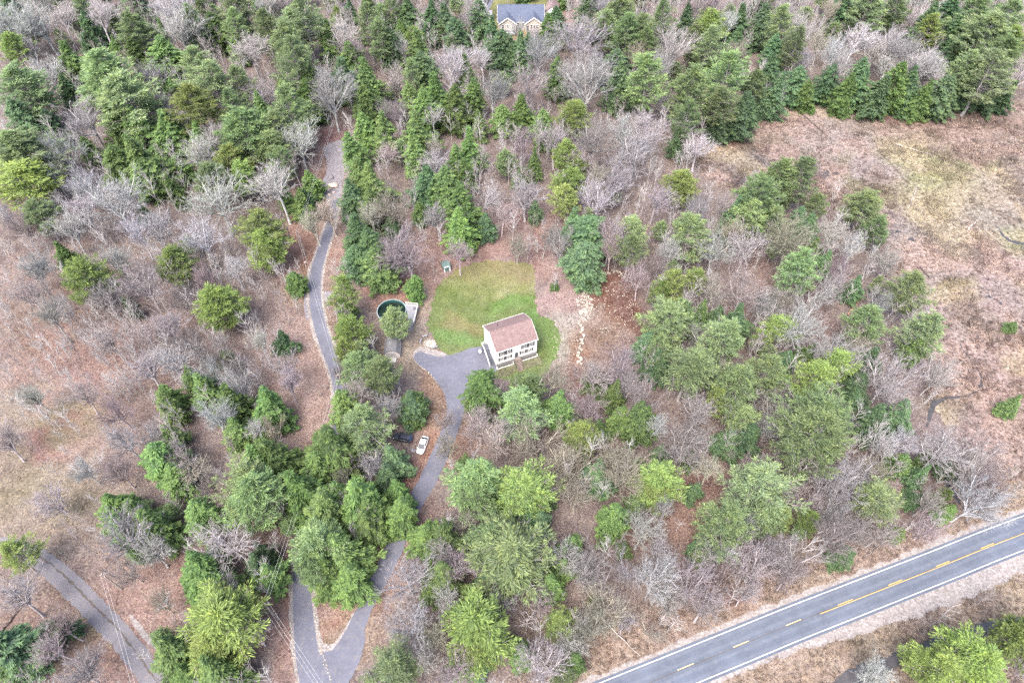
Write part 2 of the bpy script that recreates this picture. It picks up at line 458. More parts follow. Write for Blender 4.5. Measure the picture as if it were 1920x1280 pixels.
# ------------------------------------------------------------------ zone colours (real colour of what lies on the ground)
def vnoise(x, y, s, seed):
    x = np.asarray(x) / s; y = np.asarray(y) / s
    xi = np.floor(x).astype(np.int64); yi = np.floor(y).astype(np.int64)
    fx = x - xi; fy = y - yi
    fx = fx * fx * (3 - 2 * fx); fy = fy * fy * (3 - 2 * fy)
    def h(a, b):
        n = (a * 374761393 + b * 668265263 + seed * 1442695041) & 0x7fffffff
        n = ((n ^ (n >> 13)) * 1274126177) & 0x7fffffff
        return ((n ^ (n >> 16)) & 0xffff) / 65535.0
    return (h(xi, yi) * (1 - fx) + h(xi + 1, yi) * fx) * (1 - fy) + (h(xi, yi + 1) * (1 - fx) + h(xi + 1, yi + 1) * fx) * fy
BLOBS = [  # u, v, ru, rv, colour, strength   (colours are linear albedo)
    (60, 700, 330, 200, (.34, .22, .175), .9), (30, 600, 120, 90, (.32, .21, .15), .8), (60, 800, 150, 80, (.37, .28, .20), .8),
    (110, 790, 55, 35, (.34, .26, .10), .6), (95, 830, 45, 25, (.36, .15, .13), .7), (60, 930, 170, 70, (.30, .25, .14), .9),
    (150, 680, 120, 60, (.37, .20, .15), .6), (20, 760, 60, 60, (.36, .29, .21), .7),
    (120, 1000, 130, 50, (.33, .25, .18), .8), (300, 1120, 130, 90, (.40, .24, .18), .9), (150, 1190, 90, 60, (.34, .22, .15), .8),
    (60, 1140, 70, 60, (.32, .20, .14), .7), (190, 1160, 30, 25, (.33, .27, .08), .6), (240, 1270, 80, 60, (.36, .20, .15), .8),
    (575, 720, 70, 150, (.42, .27, .20), 1.0), (560, 830, 55, 60, (.43, .28, .21), 1.0), (500, 650, 90, 90, (.33, .23, .19), .7),
    (585, 400, 45, 90, (.40, .22, .155), 1.0), (560, 480, 50, 60, (.38, .19, .12), .9), (565, 540, 35, 40, (.33, .21, .09), .8),
    (610, 540, 30, 40, (.33, .20, .10), .7), (620, 480, 25, 60, (.38, .24, .18), .8),
    (640, 1140, 50, 90, (.34, .21, .13), 1.0), (600, 1130, 25, 40, (.36, .18, .12), .6), (640, 1200, 40, 40, (.34, .25, .15), .7),
    (700, 1080, 50, 60, (.31, .18, .12), .9), (520, 1120, 45, 120, (.34, .18, .12), 1.0), (535, 1210, 45, 80, (.36, .20, .15), 1.0),
    (540, 1010, 25, 80, (.27, .16, .12), .8), (700, 1230, 40, 60, (.35, .25, .17), .9), (750, 1060, 40, 40, (.36, .19, .12), .8),
    (810, 800, 40, 100, (.38, .20, .12), 1.0), (820, 730, 30, 40, (.31, .19, .10), .8), (785, 900, 30, 50, (.37, .17, .11), .9),
    (720, 940, 60, 50, (.34, .18, .14), .8), (870, 820, 40, 60, (.33, .20, .14), .6),
    (740, 550, 70, 30, (.40, .19, .12), .9), (800, 520, 50, 60, (.38, .22, .16), .9), (870, 478, 130, 22, (.38, .20, .14), 1.0),
    (920, 440, 150, 60, (.34, .20, .16), .9), (785, 610, 35, 60, (.36, .28, .18), .9), (1030, 450, 60, 60, (.36, .20, .16), .8),
    (760, 660, 60, 40, (.33, .26, .17), .7), (1060, 520, 50, 60, (.39, .26, .22), 1.0), (1030, 590, 30, 50, (.40, .26, .22), 1.0),
    (1060, 640, 40, 50, (.40, .35, .26), 1.0), (1140, 560, 50, 50, (.25, .09, .04), 1.0), (1150, 605, 45, 45, (.25, .11, .055), 1.0),
    (1168, 560, 35, 50, (.19, .085, .06), .95), (1110, 680, 22, 30, (.34, .16, .07), .9), (1140, 645, 50, 40, (.29, .19, .12), .9), (1170, 660, 40, 40, (.29, .20, .165), .8),
    (1055, 665, 22, 50, (.36, .34, .24), .8), (1045, 720, 40, 40, (.30, .16, .12), .8), (1090, 600, 30, 30, (.42, .36, .30), .8),
    (1400, 540, 60, 60, (.36, .22, .17), .8), (1320, 940, 90, 60, (.34, .19, .14), .9), (1260, 980, 90, 70, (.34, .19, .13), .9),
    (1400, 590, 60, 40, (.36, .23, .18), .7), (1530, 560, 30, 50, (.36, .19, .16), .6),
    (1300, 1150, 260, 60, (.40, .29, .20), 1.0), (1620, 1010, 200, 60, (.38, .27, .20), .9), (1850, 930, 130, 50, (.40, .30, .20), 1.0),
    (1240, 1180, 70, 60, (.38, .26, .19), .8), (1190, 1230, 60, 50, (.37, .26, .17), .9), (1340, 1075, 40, 30, (.36, .19, .12), .7),
    (1420, 1100, 60, 40, (.42, .28, .20), .7), (1500, 1270, 160, 80, (.42, .31, .21), 1.0), (1700, 1190, 180, 80, (.40, .30, .20), 1.0),
    (1880, 1110, 90, 60, (.44, .34, .21), 1.0), (1650, 1240, 60, 40, (.27, .22, .14), .7), (1760, 1140, 120, 30, (.34, .26, .22), .7),
    (1600, 250, 330, 110, (.37, .28, .19), 1.0), (1720, 330, 130, 60, (.36, .38, .14), .85), (1580, 300, 110, 50, (.38, .33, .24), .8),
    (1560, 250, 90, 30, (.36, .28, .25), .7), (1850, 235, 120, 45, (.33, .22, .17), .9), (1470, 225, 60, 30, (.38, .25, .18), .9), (1350, 265, 40, 25, (.40, .23, .14), .9),
    (1700, 210, 90, 18, (.36, .20, .15), .8), (1440, 318, 110, 40, (.19, .165, .155), .85), (1395, 335, 42, 18, (.11, .10, .13), .95), (1545, 330, 45, 17, (.12, .11, .13), .95), (1500, 300, 50, 20, (.22, .19, .17), .8),
    (1640, 320, 50, 25, (.36, .28, .28), .8), (1500, 370, 60, 40, (.34, .25, .20), .8), (1880, 320, 90, 60, (.38, .31, .24), .8), (1830, 300, 40, 30, (.36, .35, .17), .7),
    (1680, 370, 60, 30, (.30, .27, .15), .8), (1750, 400, 110, 40, (.40, .34, .20), .9), (1700, 450, 90, 40, (.31, .25, .24), .9), (1860, 420, 60, 40, (.37, .33, .25), .8),
    (1770, 480, 110, 50, (.42, .34, .23), .9), (1800, 560, 140, 60, (.36, .27, .24), .9), (1880, 500, 60, 50, (.38, .29, .25), .8), (1905, 440, 30, 25, (.24, .28, .12), .8),
    (1790, 620, 110, 50, (.37, .28, .22), .8), (1790, 540, 50, 14, (.32, .28, .09), .6), (1880, 700, 90, 70, (.38, .25, .18), .9), (1800, 690, 80, 50, (.34, .24, .22), .8),
    (1790, 750, 50, 30, (.30, .23, .10), .7), (1880, 800, 90, 60, (.38, .23, .16), .9), (1760, 650, 40, 50, (.34, .25, .24), .7), (1870, 870, 60, 40, (.35, .26, .16), .8),
    (1700, 920, 90, 60, (.34, .24, .22), .7), (1800, 830, 60, 80, (.33, .25, .24), .7), (1560, 470, 60, 60, (.31, .22, .19), .7),
    (940, 12, 120, 16, (.30, .28, .09), 1.0), (990, 70, 50, 14, (.37, .27, .13), .9), (1060, 40, 40, 50, (.40, .25, .22), .9), (800, 20, 30, 25, (.36, .24, .17), .8), (1260, 15, 60, 40, (.33, .22, .19), .8),
    (625, 255, 35, 15, (.26, .13, .12), 1.0), (590, 320, 30, 40, (.36, .22, .15), .9), (580, 290, 40, 30, (.33, .22, .19), .7)]
def zone(x, y, base, grass=False):
    X = np.asarray(x, float); Y = np.asarray(y, float)
    dx = (vnoise(X, Y, 9, 3) - .5) * 9 + (vnoise(X, Y, 2.5, 5) - .5) * 3
    dy = (vnoise(X, Y, 9, 13) - .5) * 11 + (vnoise(X, Y, 2.5, 15) - .5) * 3
    d = np.maximum(Y * cP + HCAM * sP, 40)
    U, Vv = UV(X + dx, Y + dy)
    c = np.tile(np.array(base, float), (len(X), 1))
    for (u, v, ru, rv, col, st) in BLOBS:
        q = ((U - u) / ru) ** 2 + ((Vv - v) / rv) ** 2
        wgt = (st * np.exp(-q * q * 0.7))[:, None]
        c = c * (1 - wgt) + np.array(col) * wgt
    n = (vnoise(X, Y, 5, 21) - .5)[:, None] * np.array([.06, .045, .045]) + (vnoise(X, Y, 1.6, 22) - .5)[:, None] * .07
    if not grass:
        g = c.mean(1, keepdims=True)
        c = (c * .70 + g * .30) * np.array([.50, .505, .555])
    else:
        c = c * np.array([.60, .60, .62])
    c = c + n * (.6 if not grass else .35)
    c = np.clip(c, 0.02, 0.8)
    return c
def marshy(c, x, y):
    a = vnoise(x, y, 13, 51)[:, None]; d = vnoise(x, y, 5, 52)[:, None]; e = vnoise(x, y, 8, 53)[:, None]; f = vnoise(x, y, 2.4, 54)[:, None]
    def on(v, lo, hi): return np.clip((v - lo) / (hi - lo), 0, 1)
    w1_ = on(a * .6 + d * .4, .50, .66); c = c * (1 - w1_ * .75) + np.array([.215, .165, .155]) * w1_ * .75
    w2_ = on(e * .6 + f * .4, .58, .74); c = c * (1 - w2_ * .6) + np.array([.125, .10, .09]) * w2_ * .6
    w3_ = on(1 - (a * .5 + e * .5), .62, .76); c = c * (1 - w3_ * .5) + np.array([.26, .225, .165]) * w3_ * .5
    return c
def paint(me, base):
    n = len(me.vertices)
    co = np.empty(n * 3, np.float32)
    me.vertices.foreach_get('co', co)
    co = co.reshape(-1, 3)
    c = zone(co[:, 0], co[:, 1], base, 'lawn' in me.name)
    if me.name.startswith('marsh'):
        c = marshy(c, co[:, 0], co[:, 1])
    at = me.color_attributes.new('zone', 'FLOAT_COLOR', 'POINT')
    at.data.foreach_set('color', np.c_[c, np.ones(n)].astype(np.float32).ravel())
def grid_axis(a, b, step, far):
    x = list(np.arange(a, b + .01, step))
    g = step
    lo = [a]; hi = [b]
    while hi[-1] < far:
        g *= 1.6
        lo.append(lo[-1] - g); hi.append(hi[-1] + g)
    return np.array(lo[:0:-1] + x + hi[1:])
gx = grid_axis(-235, 235, 1.15, 3500)
gy = grid_axis(15, 330, 1.15, 3500)
XX, YY = np.meshgrid(gx, gy)
nx, ny = len(gx), len(gy)
V = np.c_[XX.ravel(), YY.ravel(), np.zeros(nx * ny)]
i = (np.arange(ny - 1)[:, None] * nx + np.arange(nx - 1)[None, :]).ravel()
gm = rawmesh('ground', V, np.c_[i, i + 1, i + nx + 1, i + nx])
paint(gm, (.27, .205, .175))
tag(link('ground', gm, M['ground']), kind='structure')

def dens(pts, step, jit, seed, closed=True):
    r = random.Random(seed)
    out = []
    n = len(pts)
    for k in range(n if closed else n - 1):
        a = Vector(pts[k]); b = Vector(pts[(k + 1) % n])
        m = max(1, int((b - a).length / step))
        nn = Vector((-(b - a).y, (b - a).x)).normalized()
        for j in range(m):
            out.append(a.lerp(b, j / m) + nn * r.uniform(-jit, jit))
    return out
def catmull(pts, n=8, closed=False):
    P = [Vector(p) for p in pts]
    out = []
    N = len(P)
    for k in range(N if closed else N - 1):
        if closed:
            a, b, c, d = P[k - 1], P[k], P[(k + 1) % N], P[(k + 2) % N]
        else:
            b, c = P[k], P[k + 1]
            a = P[k - 1] if k > 0 else b * 2 - c
            d = P[k + 2] if k + 2 < N else c * 2 - b
        for j in range(n):
            t = j / n
            out.append(0.5 * ((2 * b) + (c - a) * t + (2 * a - 5 * b + 4 * c - d) * t * t + (3 * b - a - 3 * c + d) * t ** 3))
    if not closed:
        out.append(P[-1])
    return out
POLYS = {}
def inside(poly, x, y):
    x = np.asarray(x, float); y = np.asarray(y, float)
    r = np.zeros(x.shape, bool)
    n = len(poly)
    for k in range(n):
        x0, y0 = poly[k][0], poly[k][1]; x1, y1 = poly[(k + 1) % n][0], poly[(k + 1) % n][1]
        if y0 == y1:
            continue
        c = ((y0 > y) != (y1 > y)) & (x < (x1 - x0) * (y - y0) / (y1 - y0) + x0)
        r ^= c
    return r
def sheet(name, px, z, m, base, step=0.8, jit=0.35, inner=1.5, smooth=True, world=False, thick=0.0, kind='structure'):
    pts = px if world else [G(*p) for p in px]
    if smooth:
        pts = catmull(pts, 5, True)
    b = dens(pts, step, jit, hash(name) % 999 if False else len(name))
    POLYS.setdefault(name, []).append([tuple(p) for p in b])
    xs = [p[0] for p in b]; ys = [p[1] for p in b]
    qx, qy = np.meshgrid(np.arange(min(xs), max(xs), inner), np.arange(min(ys), max(ys), inner))
    qx = (qx + rng.uniform(-.3, .3, qx.shape) * inner).ravel(); qy = (qy + rng.uniform(-.3, .3, qy.shape) * inner).ravel()
    k = inside(b, qx, qy)
    allp = [Vector((p[0], p[1])) for p in b] + [Vector((x, y)) for x, y in zip(qx[k], qy[k])]
    n = len(b)
    vs, es, fs, *_ = delaunay_2d_cdt(allp, [(j, (j + 1) % n) for j in range(n)], [], 1, 1e-4)
    me = bpy.data.meshes.new(name)
    me.from_pydata([(v.x, v.y, z) for v in vs], [], [tuple(f) for f in fs])
    bm = bmesh.new(); bm.from_mesh(me)
    for f in bm.faces:
        if f.normal.z < 0:
            f.normal_flip()
    bm.to_mesh(me); bm.free()
    if base:
        paint(me, base)
    return tag(link(name, me, m), kind=kind)
def ribbon(name, path, width, z, m, jit=0.0, kind='structure', off=0.0, step=1.0, parent=None, register=True):
    """flat strip along a world path; width may be a list (one per path point)"""
    P = [Vector((p[0], p[1])) for p in path]
    W = width if isinstance(width, list) else [width] * len(P)
    if len(W) != len(P):
        W = list(np.interp(np.linspace(0, 1, len(P)), np.linspace(0, 1, len(W)), W))
    L = []; Rr = []
    r = random.Random(len(name) + int(abs(off) * 100))
    for k, p in enumerate(P):
        d = (P[min(k + 1, len(P) - 1)] - P[max(k - 1, 0)]).normalized()
        nn = Vector((-d.y, d.x))
        c = p + nn * off
        L.append(c + nn * (W[k] / 2 + r.uniform(-jit, jit))); Rr.append(c - nn * (W[k] / 2 + r.uniform(-jit, jit)))
    v = [(a.x, a.y, z) for a in L] + [(a.x, a.y, z) for a in Rr]
    n = len(P)
    f = [(k + n, k + n + 1, k + 1, k) for k in range(n - 1)]
    me = bpy.data.meshes.new(name)
    me.from_pydata(v, [], f)
    if register:
        POLYS.setdefault(name, []).append([tuple(a) for a in L] + [tuple(a) for a in Rr[::-1]])
    return tag(link(name, me, m, parent), kind=kind)
def resample(path, step):
    P = [Vector((p[0], p[1])) for p in path]
    s = [0.0]
    for a, b in zip(P, P[1:]):
        s.append(s[-1] + (b - a).length)
    n = max(2, int(s[-1] / step) + 1)
    t = np.linspace(0, s[-1], n)
    return [(x, y) for x, y in zip(np.interp(t, s, [p.x for p in P]), np.interp(t, s, [p.y for p in P]))]

# marsh, lawn, cleared soil, verges
marsh = [(1312, 290), (1345, 262), (1400, 235), (1470, 205), (1540, 190), (1700, 197), (1800, 203), (1920, 190), (2080, 180), (2350, 300), (2250, 700), (2100, 900), (1960, 900),
         (1880, 900), (1820, 850), (1775, 800), (1735, 720), (1730, 640), (1690, 570), (1660, 510), (1640, 450), (1560, 400), (1480, 375), (1380, 360), (1320, 335)]
sheet('marsh', marsh, 0.012, M['marsh'], (.36, .28, .22), 1.2, 0.6, 1.6)
lawn = [(836, 520), (868, 500), (915, 489), (960, 491), (1000, 500), (1003, 540), (1006, 575), (1014, 592), (1038, 605), (1048, 625), (1050, 650), (1040, 675), (1025, 700), (985, 716), (950, 712), (925, 700), (905, 662),
        (880, 660), (840, 667), (822, 650), (812, 628), (801, 610), (806, 590), (812, 560), (823, 535)]
BL0 = BLOBS
BLOBS = [(900, 560, 200, 130, (.148, .190, .072), 1.0), (900, 505, 100, 22, (.255, .225, .115), .85), (960, 530, 50, 20, (.25, .25, .12), .6), (870, 535, 40, 14, (.23, .24, .11), .5),
         (960, 572, 50, 14, (.15, .25, .08), .8), (880, 600, 25, 12, (.26, .22, .12), .6), (1035, 650, 22, 50, (.16, .25, .08), .9), (860, 640, 40, 20, (.14, .24, .08), .8),
         (990, 510, 20, 20, (.34, .32, .18), .6), (1015, 600, 16, 20, (.14, .24, .08), .8), (960, 500, 50, 12, (.20, .17, .10), .6), (940, 548, 20, 12, (.32, .32, .17), .6), (820, 600, 20, 40, (.17, .22, .09), .8)]
sheet('lawn', lawn, 0.024, M['lawn'], (.17, .225, .095), 0.5, 0.5, 1.0)
far_lawn = [(930, 0), (945, -8), (1010, -8), (1030, 5), (1045, 18), (1040, 50), (1010, 62), (985, 74), (955, 66), (925, 58), (913, 40), (915, 20)]
BLOBS = [(975, 0, 90, 10, (.22, .23, .10), 1.0), (990, 62, 60, 10, (.40, .27, .12), .9)]
sheet('far_lawn', far_lawn, 0.024, M['lawn'], (.22, .23, .11), 1.2, 0.5, 2.0)
BLOBS = BL0
soil = [(1125, 520), (1145, 512), (1165, 522), (1180, 550), (1195, 590), (1195, 640), (1180, 685), (1100, 700), (1060, 700), (1042, 660), (1035, 612), (1055, 598), (1075, 560), (1100, 540)]
sheet('cleared_soil', soil, 0.016, M['soil'], (.33, .23, .17), 0.9, 0.4, 1.1)
# main road
cl = [G(*p) for p in [(1286, 1251), (1391, 1208), (1488, 1168), (1585, 1130), (1679, 1093), (1768, 1058), (1852, 1024), (1920, 998)]]
d0 = Vector(cl[1]) - Vector(cl[0]); d1 = Vector(cl[-1]) - Vector(cl[-3])
cl = [tuple(Vector(cl[0]) - d0.normalized() * k) for k in (420, 160, 60, 20)] + cl + [tuple(Vector(cl[-1]) + d1.normalized() * k + Vector((0, -0.0006 * k * k))) for k in (25, 60, 130, 240)]
clp = resample(catmull(cl, 8), 1.5)
ribbon('dry_verge', clp, 14.0, 0.020, M['verge'], 0.9).data
paint(bpy.data.objects['dry_verge'].data, (.42, .32, .22))
ribbon('gravel_shoulder', clp, 9.4, 0.030, M['gravel'], 0.45)
ribbon('gravel_pull_off', [p for p in clp if 55 < p[0] < 125], [2, 3, 5, 6, 5, 4, 3], 0.026, M['gravel'], 0.5, off=-4.6)
road = ribbon('road', clp, 7.4, 0.050, M['asphalt'])
ribbon('road_seam', clp, 0.13, 0.055, M['rut'], 0.03, register=False)
for of in (-2.55, -.95, .95, 2.55):
    ribbon('wheel_track', clp, 0.62, 0.0535, M['worn'], 0.10, off=of, register=False)
for nm, of in (('white_edge_line', 3.12), ('white_edge_line', -3.12)):
    ribbon(nm, clp, 0.17, 0.056, M['white_line'], off=of, register=False)
cpf = [G(*p) for p in [(1527, 1154)]][0]
ribbon('solid_yellow_line', [p for p in clp if p[0] > cpf[0]], 0.13, 0.056, M['yellow_line'], off=-0.16, register=False)
fine = resample(clp, 0.25)
Pf = np.array(fine)
for (u, v) in [(1286, 1251), (1391, 1208), (1488, 1168), (1585, 1130), (1679, 1093), (1768, 1058), (1852, 1024)]:
    g = np.array(G(u, v))
    k = int(np.argmin(((Pf - g) ** 2).sum(1)))
    o = ribbon('yellow_dash', fine[k - 7:k + 8], 0.15, 0.056, M['pale_line'] if u < 1500 else M['yellow_line'], off=0.16, register=False)
# lanes
def lane(pl, n=8):
    return resample(catmull([G(*p) for p in pl], n), 0.8)
lane1 = lane([(598, 1340), (590, 1290), (577, 1230), (570, 1170), (566, 1110), (567, 1060), (585, 985), (612, 900), (632, 820), (641, 760), (632, 700), (613, 650), (600, 610), (592, 570), (591, 530), (595, 500), (606, 465), (617, 430), (626, 400), (630, 375)])
w1 = list(np.interp(np.linspace(0, 1, len(lane1)), [0, .08, .2, .5, .8, .9, 1], [5.4, 4.3, 3.3, 3.3, 3.2, 2.7, 2.0]))
ribbon('lane_gravel_edge', lane1[:-3], [x + 1.5 for x in w1[:-3]], 0.030, M['gravel'], 0.25)
ribbon('lane', lane1, w1, 0.045, M['drive'], 0.05)
dirt = [(608, 372), (603, 350), (612, 320), (612, 300), (606, 280), (625, 266), (650, 262), (654, 285), (647, 320), (641, 350), (640, 385), (625, 392)]
sheet('gravel_patch', dirt, 0.026, M['gravel_grey'], None, 0.7, 0.35, 2)
sheet('gravel_turnout', [(575, 530), (570, 560), (572, 590), (585, 600), (604, 570), (630, 556), (630, 548), (604, 545), (600, 530)], 0.024, M['gravel_grey'], None, 0.7, 0.3, 2)
drive = [(640, 1335), (652, 1285), (674, 1240), (683, 1205), (686, 1172), (706, 1125), (735, 1075), (757, 1027), (772, 985), (800, 935), (822, 897), (842, 850), (862, 800), (874, 755), (885, 716),
         (900, 708), (922, 700), (932, 692), (920, 668), (908, 650), (882, 653), (863, 660), (840, 666), (822, 668), (803, 664), (786, 659), (776, 671), (788, 685),
         (805, 699), (817, 715), (830, 732), (837, 755), (836, 785), (824, 815), (808, 850), (786, 897), (765, 935), (745, 980), (725, 1020), (708, 1057), (686, 1102), (655, 1168), (640, 1195), (622, 1218),
         (605, 1222), (590, 1250), (590, 1330)]
sheet('driveway_gravel_edge', [(774, 668), (784, 652), (800, 652), (822, 658), (835, 662), (838, 672), (800, 672), (790, 690)], 0.028, M['gravel'], None, 0.6, 0.2, 2)
sheet('fork_gravel', [(583, 1100), (592, 1100), (596, 1150), (600, 1190), (612, 1206), (630, 1200), (648, 1175), (662, 1150), (666, 1160), (640, 1212), (622, 1226), (604, 1226), (590, 1200), (583, 1160)], 0.040, M['gravel'], None, 0.6, 0.2, 2)
sheet('driveway', drive, 0.048, M['drive'], None, 1.0, 0.10, 2.5)
track = lane([(-90, 1010), (-20, 1018), (40, 1030), (85, 1055), (130, 1093), (175, 1140), (215, 1180), (250, 1222), (278, 1262), (300, 1300), (330, 1380)])
ribbon('gravel_track', track, [2.8, 3.4, 4.3, 4.2, 3.9, 3.9], 0.034, M['track'], 0.25)
ribbon('track_centre_strip', track, 0.35, 0.039, M['rut'], 0.2, register=False, off=0.4)
sheet('stone_strip', [(243, 1155), (250, 1155), (272, 1180), (292, 1208), (286, 1214), (262, 1190)], 0.045, M['gravel'], None, 0.5, 0.15, 2)
sheet('parking_pad', [(893, -6), (925, -6), (920, 12), (912, 26), (903, 22), (896, 10)], 0.03, M['drive'], None, 1.0, 0.1, 3)
st1 = lane([(1738, 800), (1744, 775), (1752, 757), (1766, 748), (1785, 745), (1812, 742), (1832, 732), (1842, 712), (1830, 690), (1815, 668), (1800, 645)])
ribbon('stream', st1, [.5, .9, 1.3, 1.2, .5, .4, .9, .7, .5, .3, .2], 0.030, M['stream'], 0.2)
st2 = lane([(1560, 1295), (1590, 1272), (1650, 1250), (1700, 1225), (1745, 1205), (1800, 1192), (1850, 1176), (1900, 1166), (1990, 1150)])
ribbon('stream', st2, [2.2, 3.0, 2.0, 1.6, 1.8, 2.4, 1.6, 1.4], 0.030, M['stream'], 0.3)
st3 = lane([(1870, 425), (1885, 445), (1905, 455), (1940, 462)])
ribbon('stream', st3, [.3, .8, 1.4, 1.6], 0.030, M['stream'], 0.3)
rp = random.Random(31)
for (u, v, n_, su, sv) in ((1395, 335, 11, 38, 14), (1548, 328, 8, 28, 9), (1500, 322, 4, 30, 8), (1770, 470, 4, 40, 12), (1690, 440, 4, 30, 14), (1850, 560, 3, 30, 20), (1480, 230, 3, 20, 8)):
    for _ in range(n_):
        a, c = u + rp.gauss(0, su * .5), v + rp.gauss(0, sv * .5)
        ru, rv = rp.uniform(3, 9), rp.uniform(1.2, 3.2)
        sheet('marsh_pool', [(a + ru * math.cos(k) * rp.uniform(.5, 1.2), c + rv * math.sin(k) * rp.uniform(.5, 1.2)) for k in (0, -.9, -1.8, -2.7, -3.6, -4.5, -5.4)], 0.028, M['stream'], None, 0.5, 0.3, 3)
st4 = lane([(1772, 860), (1778, 890), (1775, 905), (1788, 925), (1800, 945)])
ribbon('stream', st4, [1.0, 1.4, 1.3, 1.2, .8], 0.030, M['stream'], 0.2)

# ------------------------------------------------------------------ buildings
def window(parent, c, ux, w_, h_, shut=True, frame=None, cols=2):
    """window lying in a wall: c = bottom centre on the wall face, ux = direction along the wall (outside normal is ux x z)"""
    c = Vector(c); ux = Vector(ux).normalized(); n = ux.cross(Vector((0, 0, 1))); z = Vector((0, 0, 1))
    def bx(mb, a0, a1, z0, z1, d0, d1):
        v = [c + ux * a + z * q + n * d for q in (z0, z1) for d in (d0, d1) for a in (a0, a1)]
        mb.add(v, [(0, 2, 3, 1), (4, 5, 7, 6), (0, 1, 5, 4), (2, 6, 7, 3), (0, 4, 6, 2), (1, 3, 7, 5)])
    f = MB()
    t = 0.08
    bx(f, -w_ / 2, -w_ / 2 + t, 0, h_, 0.003, .07); bx(f, w_ / 2 - t, w_ / 2, 0, h_, 0.003, .07)
    bx(f, -w_ / 2 + t, w_ / 2 - t, 0, t, 0.003, .07); bx(f, -w_ / 2 + t, w_ / 2 - t, h_ - t, h_, 0.003, .07)
    bx(f, -w_ / 2 + t, w_ / 2 - t, h_ / 2 - .03, h_ / 2 + .03, 0.04, .068)
    for k in range(1, cols):
        x = -w_ / 2 + w_ * k / cols
        bx(f, x - .025, x + .025, t, h_ / 2 - .03, 0.04, .066); bx(f, x - .025, x + .025, h_ / 2 + .03, h_ - t, 0.04, .066)
    fo = f.build('window', frame or M['trim'], parent)
    for z0, z1 in ((t, h_ / 2 - .03), (h_ / 2 + .03, h_ - t)):
        g = MB(); bx(g, -w_ / 2 + t, w_ / 2 - t, z0, z1, .01, .03); g.build('pane', M['glass'], fo)
    if shut:
        for s in (-1, 1):
            g = MB(); a = s * (w_ / 2 + .24)
            bx(g, a - .20, a + .20, -.03, h_ + .03, .004, .05)
            for k in range(5):
                zz = .1 + k * (h_ - .2) / 4.6
                bx(g, a - .16, a + .16, zz, zz + .12, .05, .065)
            g.build('shutter', M['shutter'], parent)
def gable_house(parent, W, D, he, hr, wall, roof, oh=.33, sh=.2, z0=0.0, thick=.16, trim=True, ridge=True):
    b = MB()
    b.add([(0, 0, z0), (W, 0, z0), (W, D, z0), (0, D, z0), (0, 0, he), (W, 0, he), (W, D, he), (0, D, he), (0, D / 2, hr), (W, D / 2, hr)],
          [(0, 1, 5, 4), (2, 3, 7, 6), (1, 2, 6, 9, 5), (3, 0, 4, 8, 7), (4, 5, 9, 8), (6, 7, 8, 9)])
    b.build('wall', wall, parent)
    sl = (hr - he) / (D / 2)
    e0 = he - sl * oh
    out = []
    for s in (0, 1):
        y0, y1 = (-oh, D / 2) if s == 0 else (D + oh, D / 2)
        r = MB()
        q = [(-sh, y0, e0 + .02), (W + sh, y0, e0 + .02), (W + sh, y1, hr + .02), (-sh, y1, hr + .02)]
        r.add(q + [(x, y, z + thick) for x, y, z in q], [(0, 1, 2, 3), (4, 5, 6, 7), (0, 1, 5, 4), (1, 2, 6, 5), (2, 3, 7, 6), (3, 0, 4, 7)])
        # shingle courses: shallow steps across the slope
        out.append(r.build('roof', roof, parent))
    if trim:
        for x0, x1 in ((-sh - .05, -sh), (W + sh, W + sh + .05)):
            for y0, y1 in ((-oh, D / 2), (D + oh, D / 2)):
                t = MB()
                q = [(x0, y0, e0 - .06), (x1, y0, e0 - .06), (x1, y1, hr - .06), (x0, y1, hr - .06)]
                t.add(q + [(x, y, z + .25) for x, y, z in q], [(0, 1, 2, 3), (4, 5, 6, 7), (0, 1, 5, 4), (1, 2, 6, 5), (2, 3, 7, 6), (3, 0, 4, 7)])
                t.build('rake_board', M['trim'], parent)
        for y in (-oh - .12, D + oh + .003):
            MB().box(-sh, W + sh, y, y + .117, e0 - .02, e0 + .12).build('gutter', M['trim'], parent)
    if ridge:
        MB().add([(-sh, D / 2 - .18, hr + .15), (W + sh, D / 2 - .18, hr + .15), (W + sh, D / 2, hr + .24), (-sh, D / 2, hr + .24), (-sh, D / 2 + .18, hr + .15), (W + sh, D / 2 + .18, hr + .15)],
                 [(0, 1, 2, 3), (3, 2, 5, 4), (0, 3, 4), (1, 5, 2), (0, 4, 5, 1)]).build('ridge_cap', roof, parent)
    return out

h = empty('house', (-3.877, 103.316, 0), .39286)
tag(h, 'white two-storey house with a mauve-brown shingle roof at the edge of the lawn', 'house')
gable_house(h, 11.02, 8.73, 7.12, 9.73, M['siding'], M['roof_pink'])
for x in (1.55, 3.35, 7.65, 9.45):
    window(h, (x, 0, 4.75), (1, 0, 0), 0.95, 1.5)
for x in (1.4, 3.25, 7.2, 9.1):
    window(h, (x, 0, 2.75), (1, 0, 0), 0.95, 1.2)
for y, z, hh in ((6.9, 4.7, 1.4), (4.3, 4.8, 1.3), (1.6, 2.6, 1.2)):
    window(h, (0, y, z), (0, -1, 0), .85, hh, False)
d = MB().box(4.95, 5.85, -.05, -.003, 2.12, 4.15).build('door', M['dark_wood'], h)
MB().box(5.7, 5.76, -.09, -.052, 3.05, 3.15).build('handle', M['metal'], d)
MB().box(4.83, 4.95, -.07, -.003, 2.1, 4.27).box(5.85, 5.97, -.07, -.003, 2.1, 4.27).box(4.95, 5.85, -.07, -.003, 4.15, 4.27).build('door_frame', M['trim'], h)
MB().box(-.03, 11.05, -.03, .0, 0, 1.75).box(-.03, 0, 0, 8.73, 0, 1.2).build('foundation', M['found'], h)
for x0 in (-.05, 10.9):
    MB().box(x0, x0 + .17, -.06, -.032, 1.76, 6.9).build('corner_board', M['trim'], h)
